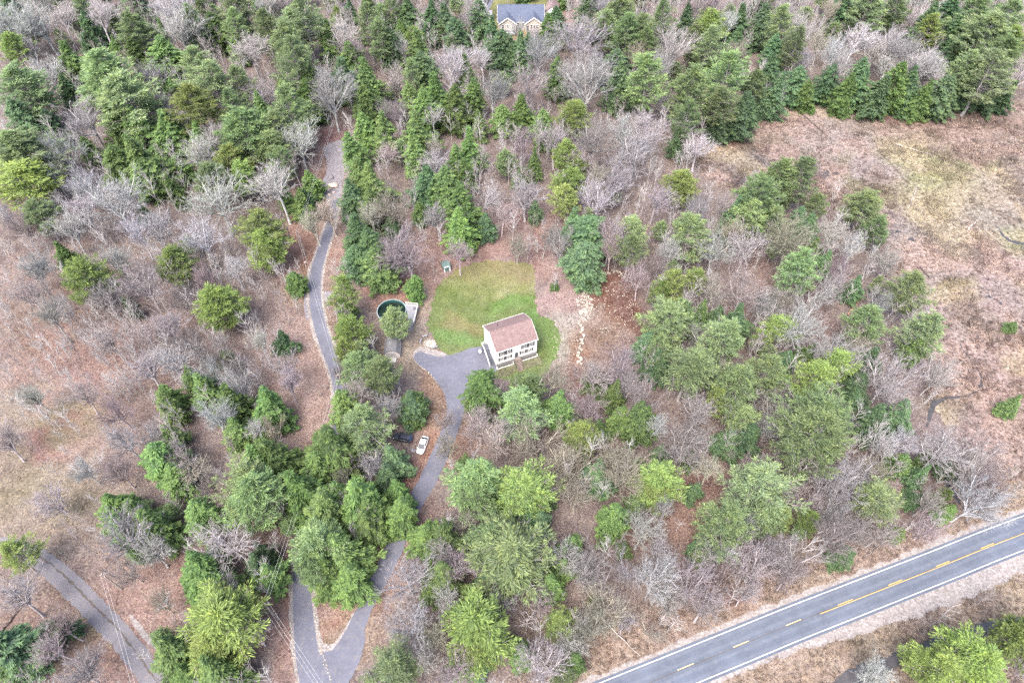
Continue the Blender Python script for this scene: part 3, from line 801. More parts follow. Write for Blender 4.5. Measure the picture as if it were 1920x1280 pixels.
for x0, x1 in ((-.1, 4.45), (6.5, 11.1)):
    MB().box(x0 + .1, x1 - .1, -.75, -.04, 0, .78).build('planting_bed', M['mulch'], h)
    MB().box(x0, x1, -.86, -.76, 0, .86).box(x0, x0 + .09, -.755, -.04, 0, .86).box(x1 - .09, x1, -.755, -.04, 0, .86).build('bed_border', M['trim'], h)
    for k in range(6):
        cx = x0 + .5 + k * (x1 - x0 - 1) / 5
        m = rock_mesh(40 + k, 2, .22, .8)
        o = link('bed_shrub', m, M['mulch'], h); o.location = (cx, -.42, .95); o.scale = (.55, .45, .5)
MB().box(2.8, 2.95, 6.4, 6.55, 8.6, 9.35).build('vent_pipe', M['car_dark'], h)
# front steps
st = MB()
st.box(4.75, 6.15, -1.0, -.09, 1.95, 2.08)
for x in (4.8, 6.03):
    st.box(x, x + .08, -1.0, -.9, 0, 1.95)
st.build('landing', M['brown_wood'], h)
for k in range(8):
    MB().box(4.8, 6.1, -1.3 - k * .28, -1.01 - k * .28, 1.72 - k * .22, 1.78 - k * .22).build('step', M['brown_wood'], h)
for x in (4.76, 6.12):
    r = MB()
    r.beam((x, -.15, 3.0), (x, -.98, 3.0), .07, .07).beam((x, -.98, 3.0), (x, -3.2, 1.15), .07, .07).beam((x, -1.0, 1.65), (x, -3.25, -.1), .06, .22)
    for k in range(9):
        y = -.98 - k * .27; z = 3.0 - (k * .27) * .833
        r.box(x - .025, x + .025, y - .025, y + .025, z - 1.15, z - .04)
    r.build('railing', M['brown_wood'], h)
# side steps and landing with white balusters
s_ = MB().box(-1.45, -.04, 4.9, 6.9, 2.2, 2.32)
for x, y in ((-1.4, 4.95), (-1.4, 6.8), (-.2, 4.95), (-.2, 6.8)):
    s_.box(x, x + .1, y, y + .1, 0, 2.2)
s_.build('side_landing', M['dark_wood'], h)
for k in range(11):
    MB().box(-1.4, -.06, 4.62 - k * .34, 4.88 - k * .34, 2.02 - k * .2, 2.08 - k * .2).build('side_step', M['dark_wood'], h)
r = MB()
r.beam((-1.45, 6.9, 3.25), (-1.45, 4.9, 3.25), .08, .06).beam((-1.45, 4.9, 3.25), (-1.45, 1.1, 1.0), .08, .06).beam((-1.45, 4.9, 2.25), (-1.45, 1.1, .05), .06, .24)
for k in range(13):
    y = 4.9 - k * .31
    z = 3.25 - (4.9 - y) * .592
    r.box(-1.48, -1.42, y - .03, y + .03, z - 1.0, z - .03)
for k in range(6):
    r.box(-1.48, -1.42, 5.2 + k * .32, 5.26 + k * .32, 2.33, 3.22)
for k in range(5):
    r.box(-1.3 + k * .28, -1.24 + k * .28, 6.86, 6.9, 2.33, 3.22)
r.beam((-1.45, 6.9, 3.25), (-.1, 6.9, 3.25), .08, .06)
r.build('side_railing', M['trim'], h)
d = MB().box(-.05, -.003, 5.5, 6.4, 2.34, 4.35).build('side_door', M['grey_wood'], h)
MB().box(-.09, -.052, 5.56, 5.62, 3.3, 3.4).build('handle', M['metal'], d)
bank = MB()
ca, sa = math.cos(.39286), math.sin(.39286)
def HW(x, y, z): return (-3.877 + x * ca - y * sa, 103.316 + x * sa + y * ca, z)
for x0, x1 in ((-.4, 4.6), (6.3, 11.6)):
    n = 6
    vs = []
    for k in range(n + 1):
        x = x0 + (x1 - x0) * k / n
        vs += [HW(x, -.87, .72), HW(x, -1.5 - random.uniform(0, .3), .45), HW(x + random.uniform(-.2, .2), -3.0 + random.uniform(-.3, .3), .03)]
    bank.add(vs, [(3 * k + j, 3 * k + j + 3, 3 * k + j + 4, 3 * k + j + 1) for k in range(n) for j in range(2)])
bo = bank.build('grass_bank', M['lawn'])
paint(bo.data, (.22, .23, .10)); tag(bo, kind='structure')
# propane tank by the side door
t = empty('gas_tank', HW(-2.2, 6.2, 0), .39)
tag(t, 'small white upright gas tank beside the side stairs of the white house', 'gas tank')
MB().tube((0, 0, .1), (0, 0, 1.35), .38, .38, 14).tube((0, 0, 1.35), (0, 0, 1.55), .38, .2, 14).build('tank_body', M['tank'], t, True)
MB().tube((0, 0, 1.55), (0, 0, 1.72), .13, .13, 10).build('valve_cap', M['metal'], t)
MB().tube((0, 0, 0), (0, 0, .1), .3, .3, 12).build('foot_ring', M['metal'], t)

# far house with the blue roof
fx, fy = G(934, 56)
fx2, _ = G(1019, 56)
fh = empty('house', (fx, fy, 0), 0)
tag(fh, 'distant cream house with a blue-grey roof and two front gables in the forest', 'house')
FW = fx2 - fx
gable_house(fh, FW, 11.0, 3.6, 7.6, M['cream'], M['roof_blue'], .45, .3)
def front_gable(x0, x1, yo, he, hr):
    b = MB()
    xm = (x0 + x1) / 2
    b.add([(x0, -yo, 0), (x1, -yo, 0), (x1, 0, 0), (x0, 0, 0), (x0, -yo, he), (x1, -yo, he), (x1, 0, he), (x0, 0, he), (xm, -yo, hr), (xm, 3.0, hr)],
          [(0, 1, 5, 8, 4), (1, 2, 6, 5), (3, 0, 4, 7), (4, 8, 9, 7), (8, 5, 6, 9)])
    b.build('gable_wall', M['cream'], fh)
    for s, xa in ((-1, x0 - .35), (1, x1 + .35)):
        r = MB()
        ze = he - .2
        q = [(xa, -yo - .45, ze + .05), (xm, -yo - .45, hr + .06), (xm, 4.2, hr + .06), (xa, 2.2, ze + .05)]
        r.add(q + [(x, y, z + .15) for x, y, z in q], [(0, 1, 2, 3), (4, 5, 6, 7), (0, 1, 5, 4), (1, 2, 6, 5), (2, 3, 7, 6), (3, 0, 4, 7)])
        r.build('gable_roof', M['roof_blue'], fh)
        t_ = MB()
        q = [(xa, -yo - .52, ze - .1), (xm, -yo - .52, hr - .09)]
        t_.beam(q[0], q[1], .1, .3)
        t_.build('rake_board', M['trim'], fh)
front_gable(.6, 7.4, 1.6, 3.5, 5.9)
front_gable(FW - 7.6, FW - .5, 1.6, 3.5, 6.0)
for x, y in ((2.0, -1.6), (4.0, -1.6), (6.0, -1.6), (FW - 5.0, -1.6), (FW - 3.9, -1.6), (FW - 2.8, -1.6)):
    window(fh, (x, y, 1.2), (1, 0, 0), .85, 1.7, False, cols=1)
for x in (8.3, 9.2, 10.1):
    window(fh, (x, 0, .9), (1, 0, 0), .85, 2.2, False, cols=1)
d = MB().box(FW - 7.1, FW - 6.1, -1.66, -1.603, .15, 2.4).build('door', M['dark_wood'], fh)
MB().box(FW - 6.3, FW - 6.2, -1.72, -1.662, 1.2, 1.3).build('handle', M['metal'], d)
MB().box(-1.2, 7.8, -5.2, -1.62, .3, .45).build('deck', M['dark_wood'], fh)
for k in range(16):
    x = -1.2 + k * .6
    MB().box(x, x + .08, -5.2, -5.1, .45, 1.35).build('railing_post', M['trim'], fh)
MB().box(-1.2, 7.8, -5.22, -5.1, 1.36, 1.46).build('handrail', M['trim'], fh)
wg = empty('garage', (*G(1022, 36), 0), R(-8))
tag(wg, 'white gabled garage wing with brown roof right of the distant blue-roofed house', 'garage')
b = MB().add([(0, 0, 0), (5, 0, 0), (5, 8, 0), (0, 8, 0), (0, 0, 3), (5, 0, 3), (5, 8, 3), (0, 8, 3), (2.5, 0, 5.4), (2.5, 8, 5.4)], [(0, 1, 5, 8, 4), (1, 2, 6, 5), (2, 3, 7, 9, 6), (3, 0, 4, 7), (4, 8, 9, 7), (8, 5, 6, 9)])
b.build('wall', M['siding'], wg)
for xa in (-.3, 5.3):
    q = [(xa, -.4, 2.75), (2.5, -.4, 5.45), (2.5, 8.3, 5.45), (xa, 8.3, 2.75)]
    MB().add(q + [(x, y, z + .15) for x, y, z in q], [(0, 1, 2, 3), (4, 5, 6, 7), (0, 1, 5, 4), (1, 2, 6, 5), (2, 3, 7, 6), (3, 0, 4, 7)]).build('roof', M['roof_brown'], wg)
window(wg, (2.5, 0, 1.3), (1, 0, 0), .9, 1.3, False)
fs = empty('shed', (*G(908, 40), 0), R(5))
tag(fs, 'small shed with lilac-grey roof left of the distant blue-roofed house', 'shed')
gable_house(fs, 3.2, 3.4, 2.3, 3.5, M['cream'], M['roof_lilac'], .3, .2, trim=False)
MB().box(1.1, 2.1, -.05, -.003, 0, 1.9).build('door', M['shed_wall'], fs)

# shed beside the lane: white front, dark roof, gambrel
sx, sy = G(721.5, 671)
sd = empty('shed', (sx, sy, 0), R(2))
tag(sd, 'small beige shed with a dark grey gambrel roof between pines left of the driveway', 'shed')
SW, SD = 4.0, 4.4
pro = [(0, 0), (0, 1.9), (.75, 2.85), (2.0, 3.25), (3.25, 2.85), (4.0, 1.9), (4.0, 0)]
b = MB().add([(x, 0, z) for x, z in pro] + [(x, SD, z) for x, z in pro], [tuple(range(7)), tuple(range(7, 14))] + [(k, k + 1, k + 8, k + 7) for k in (0, 5)])
b.build('wall', M['shed_wall'], sd)
for k, ((xa, za), (xb, zb)) in enumerate(zip(pro[1:5], pro[2:6])):
    q = [(xa, -.25, za + .02), (xb, -.25, zb + .02), (xb, SD + .2, zb + .02), (xa, SD + .2, za + .02)]
    MB().add(q + [(x, y, z + .1) for x, y, z in q], [(0, 1, 2, 3), (4, 5, 6, 7), (0, 1, 5, 4), (1, 2, 6, 5), (2, 3, 7, 6), (3, 0, 4, 7)]).build('roof', M['roof_grey'], sd)
for x0 in (1.05, 2.03):
    d = MB().box(x0, x0 + .94, -.06, -.003, .05, 1.95).build('door', M['grey_wood'], sd)
    MB().box(x0 + (.8 if x0 < 2 else .08), x0 + (.86 if x0 < 2 else .14), -.1, -.062, .95, 1.1).build('handle', M['metal'], d)
MB().box(1.0, 3.0, -1.5, -.1, 0, .12).build('ramp', M['grey_wood'], sd)
# small green playhouse at the top-left of the lawn
gs = empty('playhouse', (*G(833, 511), 0), R(22))
tag(gs, 'small green playhouse with white-trimmed arched front at the top-left of the lawn', 'playhouse')
gable_house(gs, 1.9, 2.6, 1.7, 2.5, M['green_wall'], M['roof_green'], .2, .15, trim=False)
gs.rotation_euler = (0, 0, R(22))
b = MB().box(.0, .28, -.12, -.003, 0, 1.75).box(1.62, 1.9, -.12, -.003, 0, 1.75)
for k in range(6):
    a0 = math.pi * k / 6; a1 = math.pi * (k + 1) / 6
    b.beam((.95 - .81 * math.cos(a0), -.06, 1.6 + .45 * math.sin(a0)), (.95 - .81 * math.cos(a1), -.06, 1.6 + .45 * math.sin(a1)), .11, .22)
b.build('front_trim', M['trim'], gs)
MB().box(.3, 1.6, -.03, -.003, 0, 1.7).build('door', M['roof_green'], gs)

# above-ground pool
pc = (-32.8, 121.9)
pl = empty('pool', (*pc, 0))
tag(pl, 'round above-ground pool with dark green water partly covered by pine branches', 'pool')
PR = 3.95
def ring(r0, r1, z0, z1, n=40):
    v = []; f = []
    for k in range(n):
        a = 2 * math.pi * k / n
        for r_, z in ((r0, z0), (r1, z0), (r1, z1), (r0, z1)):
            v.append((r_ * math.cos(a), r_ * math.sin(a), z))
    for k in range(n):
        j = (k + 1) % n
        for m in range(4):
            f.append((4 * k + m, 4 * j + m, 4 * j + (m + 1) % 4, 4 * k + (m + 1) % 4))
    return MB().add(v, f)
ring(PR - .05, PR, 0, 1.28).build('wall', M['pool_side'], pl)
ring(PR - .12, PR + .10, 1.285, 1.34).build('rim', M['pool_side'], pl)
ring(PR - .09, PR - .055, .1, 1.28).build('liner', M['pool_liner'], pl)
v = [(0, 0, .42)] + [((PR - .095) * math.cos(2 * math.pi * k / 40), (PR - .095) * math.sin(2 * math.pi * k / 40), .42) for k in range(40)]
MB().add(v, [(0, k + 1, (k + 1) % 40 + 1) for k in range(40)]).build('water', M['pool_water'], pl)
for k in range(14):
    a = 2 * math.pi * k / 14
    MB().tube(((PR + .06) * math.cos(a), (PR + .06) * math.sin(a), 0), ((PR + .06) * math.cos(a), (PR + .06) * math.sin(a), 1.28), .06, .06, 6).build('upright', M['pool_side'], pl)
dk = empty('pool_deck', (*G(759, 572, 1.3), 0), R(-6))
tag(dk, 'pale raised wooden deck with railings on the right side of the round pool', 'deck')
def DP(u, v):
    x, y = G(u, v, 1.3); ox, oy = G(759, 572, 1.3)
    x -= ox; y -= oy; a = R(6)
    return (x * math.cos(a) - y * math.sin(a), x * math.sin(a) + y * math.cos(a))
c4 = [DP(761, 571), DP(784, 573), DP(776, 606), DP(766, 603), DP(764, 588)]
c4 = c4[:]
A, B_, C_ = c4[0], c4[1], c4[2]
nb = 16
left = [c4[0], c4[4], c4[3]]
def along(pts, t):
    P = np.array(pts); s = np.r_[0, np.cumsum(np.hypot(*np.diff(P, axis=0).T))]
    return np.interp(t * s[-1], s, P[:, 0]), np.interp(t * s[-1], s, P[:, 1])
for k in range(nb):
    t0, t1 = k / nb, (k + .93) / nb
    l0, l1 = along(left, t0), along(left, t1); r0, r1 = along([B_, C_], t0), along([B_, C_], t1)
    q = [(*l0, 1.24), (*r0, 1.24), (*r1, 1.24), (*l1, 1.24)]
    MB().add(q + [(x, y, z + .05) for x, y, z in q], [(3, 2, 1, 0), (4, 5, 6, 7), (0, 1, 5, 4), (1, 2, 6, 5), (2, 3, 7, 6), (3, 0, 4, 7)]).build('board', M['deck'], dk)
fr = MB()
for p, q in ((A, B_), (B_, C_)):
    fr.beam((*p, 1.12), (*q, 1.12), .08, .2)
for p in (A, B_, C_, left[2], tuple((Vector(A) + Vector(B_)) / 2), tuple((Vector(B_) + Vector(C_)) / 2)):
    fr.box(p[0] - .06, p[0] + .06, p[1] - .06, p[1] + .06, 0, 1.2)
fr.build('frame', M['deck'], dk)
rl = MB()
for p, q in ((A, B_), (B_, C_)):
    rl.beam((*p, 2.2), (*q, 2.2), .12, .06).beam((*p, 1.45), (*q, 1.45), .07, .06)
    n = int((Vector(q) - Vector(p)).length / .3)
    for k in range(n + 1):
        a = Vector(p).lerp(Vector(q), k / n)
        s2 = .05 if k in (0, n, n // 2) else .022
        rl.box(a.x - s2, a.x + s2, a.y - s2, a.y + s2, 1.25, 2.2)
rl.build('railing', M['trim'], dk)
for k in range(6):
    q = Vector(C_).lerp(Vector(left[2]), .5)
    MB().box(q.x - .55, q.x + .55, q.y - .35 - k * .27, q.y - .1 - k * .27, 1.02 - k * .2, 1.08 - k * .2).build('step', M['deck'], dk)
bn = empty('bench', (*G(780, 580, 1.3), 1.29), R(-6))
tag(bn, 'small grey storage bench on the pale deck beside the round pool', 'bench')
MB().box(-.6, .6, -.3, .3, 0, .42).build('box', M['metal'], bn, bevel=.02)
MB().box(-.65, .65, -.34, .34, .423, .5).build('lid', M['dark_wood'], bn, bevel=.02)

# ------------------------------------------------------------------ vehicles
def car(name, loc, rz, paint_, glass, label, cat, L=4.75, Wd=1.84, H=1.46, suv=False, windglass=None):
    t = empty(name, loc, rz)
    tag(t, label, cat)
    hw = Wd / 2
    belt = .95 if not suv else 1.08
    # body loft, x forward
    xs = [(-L / 2, .72, .55, .78), (-L / 2 + .12, .86, .34, .92), (-L / 2 + .7, .97, .22, belt + .02), (-.9, 1.0, .2, belt), (.5, 1.0, .2, belt - .01), (L / 2 - 1.2, .985, .22, belt - .06),
          (L / 2 - .5, .93, .24, belt - .17), (L / 2 - .12, .80, .32, belt - .27), (L / 2, .62, .48, belt - .38)]
    v = []
    for x, wf, zb, zt in xs:
        w2 = hw * wf
        for y, z in ((-w2 * .86, zb), (-w2, zb + .12), (-w2, zt - .16), (-w2 * .90, zt - .03), (-w2 * .5, zt + .02), (w2 * .5, zt + .02), (w2 * .90, zt - .03), (w2, zt - .16), (w2, zb + .12), (w2 * .86, zb)):
            v.append((x, y, z))
    n = 10
    f = []
    for k in range(len(xs) - 1):
        for j in range(n):
            f.append((k * n + j, k * n + (j + 1) % n, (k + 1) * n + (j + 1) % n, (k + 1) * n + j))
    f += [tuple(range(n)), tuple(range((len(xs) - 1) * n, len(xs) * n))]
    MB().add(v, f).build('body', paint_, t, True)
    # cabin
    xr0, xr1, xf1, xf0 = (-1.95, -1.15, .15, 1.25) if not suv else (-2.15, -1.85, .35, 1.0)
    zb = belt - .01; zt = H
    wb, wt = hw * .90, hw * .72
    cb = [(xr0, -wb, zb), (xf0, -wb, zb), (xf0, wb, zb), (xr0, wb, zb), (xr1, -wt, zt), (xf1, -wt, zt), (xf1, wt, zt), (xr1, wt, zt)]
    MB().add(cb, [(0, 1, 5, 4), (2, 3, 7, 6), (1, 2, 6, 5), (3, 0, 4, 7), (4, 5, 6, 7)]).build('cabin', paint_, t)
    MB().add([(x * .97 - .01, y * .97, zt + .004) for x, y, z in cb[4:]] + [(x * .80 - .05, y * .75, zt + .05) for x, y, z in cb[4:]], [(4, 5, 6, 7), (0, 1, 5, 4), (1, 2, 6, 5), (2, 3, 7, 6), (3, 0, 4, 7)]).build('roof', paint_, t, True)
    def pane(i, nm, gm, e=.025, off=.02):
        q = [Vector(cb[k]) for k in i]
        c = sum(q, Vector()) / 4
        nn = (q[1] - q[0]).cross(q[2] - q[0]).normalized()
        if nn.dot(c - Vector((-.3, 0, zb))) < 0:
            nn = -nn
        q2 = [p + (c - p) * e * 2 + nn * off for p in q]
        MB().add([tuple(p) for p in q2] + [tuple(p - nn * .008) for p in q2], [(0, 1, 2, 3), (4, 5, 6, 7), (0, 1, 5, 4), (1, 2, 6, 5), (2, 3, 7, 6), (3, 0, 4, 7)]).build(nm, gm, t)
    pane((1, 2, 6, 5), 'windscreen', glass)
    pane((3, 0, 4, 7), 'rear_window', windglass or glass)
    for s in (0, 1):
        a = (0, 1, 5, 4) if s == 0 else (3, 2, 6, 7)
        q = [Vector(cb[k]) for k in a]
        for t0, t1 in ((.04, .47), (.50, .95)):
            b0, b1 = q[0].lerp(q[1], t0), q[0].lerp(q[1], t1)
            u0, u1 = q[3].lerp(q[2], t0), q[3].lerp(q[2], t1)
            nn = Vector((0, -1 if s == 0 else 1, .35)).normalized()
            p4 = [b0.lerp(u0, .12), b1.lerp(u1, .12), b1.lerp(u1, .88), b0.lerp(u0, .88)]
            p4 = [p + nn * .012 for p in p4]
            MB().add([tuple(p) for p in p4] + [tuple(p - nn * .008) for p in p4], [(0, 1, 2, 3), (4, 5, 6, 7), (0, 1, 5, 4), (1, 2, 6, 5), (2, 3, 7, 6), (3, 0, 4, 7)]).build('side_window', glass, t)
    for x in (-L / 2 + .95, L / 2 - .9):
        for y in (-hw + .1, hw - .1):
            wo = MB().tube((x, y - .11, .33), (x, y + .11, .33), .33, .33, 16).build('wheel', M['tyre'], t)
            MB().tube((x, y - .125, .33), (x, y + .125, .33), .2, .2, 12).build('rim', M['rim'], wo)
    for s in (-1, 1):
        MB().box(L / 2 - .30, L / 2 - .08, s * hw * .62 - .17, s * hw * .62 + .17, belt - .40, belt - .27).build('headlight', M['lamp'], t, bevel=.03)
        MB().box(-L / 2 + .0, -L / 2 + .16, s * hw * .66 - .17, s * hw * .66 + .17, .68, .82).build('tail_light', M['red_lamp'], t, bevel=.03)
        MB().box(xf0 - .28, xf0 - .10, s * (hw + .02) - .09, s * (hw + .02) + .09, belt - .02, belt + .12).build('mirror', paint_, t, bevel=.02)
    MB().box(L / 2 - .05, L / 2 + .03, -.42, .42, .40, .54).build('grille', M['car_dark'], t)
    return t
def heading(u0, v0, u1, v1):
    a = G(u0, v0); b = G(u1, v1)
    return math.atan2(b[1] - a[1], b[0] - a[0])
car('parked_car', (*G(792.5, 835, .4), .02), heading(799.5, 818, 786.5, 852), M['car_white'], M['car_glass'], 'white four-door sedan parked on brown leaves beside the driveway', 'car')
car('parked_car', (*G(756, 821, .5), .02), heading(770, 824, 740, 818), M['car_dark'], M['car_glass'], 'dark car with sky-reflecting rear window parked under pine branches left of the white sedan', 'car', 4.7, 1.95, 1.75, True, M['car_glass_sky'])
car('parked_car', (*G(906, 5), .03), R(88), M['car_white'], M['car_glass'], 'white car on the distant parking pad left of the blue-roofed house', 'car')
tp = empty('tarp_pile', (*G(773, 799), 0))
tag(tp, 'low pile under a dark purple tarp just above the dark parked car', 'tarp')
o = link('tarp', rock_mesh(5, 2, .18, .8), M['tarp'], tp); o.scale = (1.7, 1.2, 1.2); o.location = (0, 0, .25)
for k, (x, y) in enumerate(((-.7, -.5), (.75, -.4), (.5, .6))):
    o = link('weight_stone', rock_mesh(9 + k), M['stone'], tp); o.scale = (.35, .3, .3); o.location = (x, y, .55)

# ------------------------------------------------------------------ stones
bvar = [rock_mesh(60 + k, 2, .16, .62) for k in range(5)]
for k, (u, v, s, lb) in enumerate([(625, 350, 3.2, 'large pale pink boulder at the end of the narrow lane'), (616, 357, 1.7, 'small pale boulder just left of the large pink boulder'),
                                   (618, 366, 1.3, 'lower pale boulder under the large pink boulder'), (626, 361, 1.1, 'low rounded boulder touching the bottom of the large pink boulder'),
                                   (621, 333, 2.2, 'dark blue-grey flat boulder in the gravel above the pink boulder'), (568, 1008, 1.3, 'pale boulder beside the lane above the fork'),
                                   (572, 492, 1.0, 'pale flat stone at the foot of the wooden pole'), (776, 845, 1.4, 'round grey stone at the front left corner of the white sedan')]):
    o = link('boulder', bvar[k % 5].copy(), M['boulder'] if k not in (4, 7) else M['gravel_grey'])
    o.location = (*G(u, v), .22 * s * .6); o.scale = (s, s * .8, s * .8); o.rotation_euler = (0, 0, k * 1.3)
    tag(o, lb, 'boulder', 'boulders')
rw = empty('stone_row', (*G(1090, 650), 0))
tag(rw, 'crooked row of pale stones down the cleared dirt right of the white house', 'stone wall')
svar = [rock_mesh(80 + k, 1, .22, .6) for k in range(6)]
for s_ in svar:
    s_.materials.append(M['stone'])
rpt = catmull([G(*p) for p in [(1084, 604), (1088, 612), (1091, 622), (1092, 635), (1090, 648), (1088, 660), (1087, 672), (1087, 684)]], 6)
rpt = resample(rpt, .75)
for k, (x, y) in enumerate(rpt):
    for q in range(1 if k % 2 else 2):
        o = link('stone', svar[(k + q) % 6], None, rw)
        c = G(1090, 650)
        o.location = (x - c[0] + random.uniform(-.5, .5), y - c[1] + random.uniform(-.2, .2), .22)
        sc = random.uniform(.8, 1.35)
        o.scale = (sc, sc * random.uniform(.6, .9), sc); o.rotation_euler = (0, 0, random.uniform(0, 6))
fp = empty('fire_pit', (*G(806, 645), 0))
tag(fp, 'ring of pale stones round a fire pit at the left edge of the lawn', 'fire pit')
for k in range(16):
    a = 2 * math.pi * k / 16
    o = link('stone', svar[k % 6], None, fp); o.location = (1.5 * math.cos(a), 1.35 * math.sin(a), .2)
    o.scale = (.7, .55, .8); o.rotation_euler = (0, 0, a + .4)
for k in range(5):
    o = link('stone', svar[k % 6], None, fp); o.location = (random.uniform(-.6, .6), random.uniform(-.5, .5), .25); o.scale = (.9, .7, .8)
    o.rotation_euler = (0, 0, k)
MB().tube((0, 0, .0), (0, 0, .14), 1.25, 1.15, 16).build('ash', M['charred'], fp)
for u, v, a, lb in ((797, 631, 20, 'pale bench log on the upper side of the fire pit'), (816, 652, 25, 'pale bench log on the lower right of the fire pit'), (789, 641, 80, 'short upright log on the left of the fire pit')):
    b = empty('log_seat', (*G(u, v), 0), R(a))
    tag(b, lb, 'log seat', 'seats round the fire pit')
    MB().tube((-.7, 0, .45), (.7, 0, .45), .24, .24, 10).build('log', M['deck'], b)
    MB().box(-.5, -.35, -.2, .2, 0, .25).build('leg', M['grey_wood'], b); MB().box(.35, .5, -.2, .2, 0, .25).build('leg', M['grey_wood'], b)

def scatter_px(poly_px, n, seed):
    P = [G(*p) for p in poly_px]
    P = [tuple(p) for p in catmull(P, 4, True)]
    r = np.random.default_rng(seed)
    xs = [p[0] for p in P]; ys = [p[1] for p in P]
    X = r.uniform(min(xs), max(xs), n * 3); Y = r.uniform(min(ys), max(ys), n * 3)
    k = inside(P, X, Y)
    return np.c_[X[k], Y[k]][:n]
def multi(name, templates, pts, scl, m, seed=1, z=0.0, rnd=False, tilt=0.0):
    """many small copies joined to one mesh; templates = list of (V, F) with equal face size"""
    r = np.random.default_rng(seed)
    Vs = []; Fs = []; A = []
    off = 0
    ti = r.integers(0, len(templates), len(pts))
    for t in range(len(templates)):
        V0, F0 = templates[t]
        id_ = np.nonzero(ti == t)[0]
        if not len(id_):
            continue
        a = r.uniform(0, 2 * math.pi, len(id_)); ca_, sa_ = np.cos(a), np.sin(a)
        s = scl[id_]
        X = (V0[None, :, 0] * ca_[:, None] - V0[None, :, 1] * sa_[:, None]) * s[:, None] + pts[id_, 0][:, None]
        Y = (V0[None, :, 0] * sa_[:, None] + V0[None, :, 1] * ca_[:, None]) * s[:, None] + pts[id_, 1][:, None]
        Z = V0[None, :, 2] * s[:, None] * (1 + r.uniform(-.15, .15, len(id_)))[:, None] + z
        Vs.append(np.stack([X, Y, Z], -1).reshape(-1, 3))
        Fs.append((F0[None] + (np.arange(len(id_)) * len(V0))[:, None, None]).reshape(-1, F0.shape[1]) + off)
        off += len(id_) * len(V0)
        A.append(np.repeat(np.clip(r.uniform(0, 1, len(id_)), 0, 1), len(F0)))
    me = rawmesh(name, np.concatenate(Vs), np.concatenate(Fs), {'rnd': np.concatenate(A)})
    return me
def me2arr(me):
    V0 = np.array([v.co[:] for v in me.vertices]); F0 = np.array([p.vertices[:] for p in me.polygons])
    return V0, F0
rockT = [me2arr(rock_mesh(100 + k, 1, .25, .6)) for k in range(5)]
P1 = scatter_px([(1080, 560), (1095, 540), (1110, 555), (1110, 590), (1095, 605), (1085, 590)], 210, 3)
P2 = scatter_px([(1100, 540), (1130, 525), (1180, 540), (1195, 600), (1180, 640), (1120, 620), (1090, 600)], 380, 4)
P3 = scatter_px([(1120, 516), (1150, 506), (1175, 515), (1185, 530), (1178, 528), (1150, 514)], 60, 5)
P4 = scatter_px([(1040, 600), (1075, 600), (1085, 690), (1040, 690)], 130, 6)
PP = np.r_[P1, P2, P3, P4]
r_ = np.random.default_rng(5)
sc_ = np.r_[r_.uniform(.25, .75, len(P1)), r_.uniform(.14, .42, len(P2)), r_.uniform(.3, .9, len(P3)), r_.uniform(.15, .5, len(P4))]
tag(link('scattered_stones', multi('scattered_stones', rockT, PP, sc_, None, 2, .06), M['stone']), kind='stuff')
# pale stones lining the lane and the fork
ep = []
lp = [Vector(p) for p in lane1]
for k in range(0, len(lp) - 4):
    dd = (lp[k + 1] - lp[k]).normalized(); nn = Vector((-dd.y, dd.x))
    for s in (-1, 1):
        for q in range(3):
            c = lp[k] + nn * s * (w1[k] / 2 + random.uniform(.25, .8)) + dd * random.uniform(0, .8)
            ep.append((c.x, c.y))
ep = np.array(ep)
wl = [G(*p) for p in [(788, 687), (797, 693), (805, 700), (812, 708), (818, 716)]]
wl = np.array(resample(catmull(wl, 6), .3))
ep = np.r_[ep, wl + r_.uniform(-.25, .25, wl.shape)]
tag(link('edge_stones', multi('edge_stones', rockT, ep, r_.uniform(.15, .42, len(ep)), None, 8, .05), M['stone']), kind='stuff')

# ------------------------------------------------------------------ poles and wires
def pole(u, v, ht, lb, arms=1):
    x, y = G(u, v, ht)
    t = empty('utility_pole', (x, y, 0), R(20)); tag(t, lb, 'utility pole', 'wooden poles carrying the wires')
    MB().tube((0, 0, -.3), (0, 0, ht), .19, .12, 10).build('post', M['pole'], t)
    if arms:
        MB().beam((-.9, 0, ht - .5), (.9, 0, ht - .5), .1, .12).build('crossarm', M['pole'], t)
        for q in (-.8, 0, .8):
            MB().tube((q, 0, ht - .43), (q, 0, ht - .25), .05, .04, 6).build('insulator', M['metal'], t)
    return Vector((x, y, ht - .25))
pA = pole(556, 433, 9.5, 'bare wooden utility pole left of the narrow lane above the pines', 0)
pB = pole(635, 700, 9.5, 'wooden utility pole among the pines right of the narrow lane')
pC = pole(496, 1131, 10, 'wooden utility pole with crossarm beside the lane near the fork')
pD = Vector((*G(640, 1345, 9), 9.0)); pE = Vector((*G(640, 180, 9), 9.0))
pF = pole(190, 1075, 9, 'wooden utility pole beside the curved gravel track')
pG = Vector((*G(262, 1330, 8), 8.0))
def wires(a, b, n, sep, sag, lb):
    t = empty('power_line', tuple(a)); tag(t, lb, 'power line', 'overhead wires')
    d = (b - a); s = Vector((d.y, -d.x, 0)).normalized()
    for k in range(n):
        o = s * (k - (n - 1) / 2) * sep
        m = MB(); N = 10; pr = None
        for j in range(N + 1):
            q = j / N
            p = d * q + o - Vector((0, 0, sag * 4 * q * (1 - q)))
            if pr is not None:
                m.tube(pr, p, .014, .014, 4)
            pr = p
        m.build('wire', M['wire'], t)
wires(pA, pE, 2, .6, .6, 'pair of overhead wires running up from the bare wooden pole')
wires(pA, pB, 2, .6, .5, 'pair of overhead wires crossing the narrow lane')
wires(pB, pC, 2, .7, .8, 'pair of overhead wires above the hemlocks between two poles')
wires(pC, pD, 3, .6, .3, 'three overhead wires crossing the lane at the bottom edge')
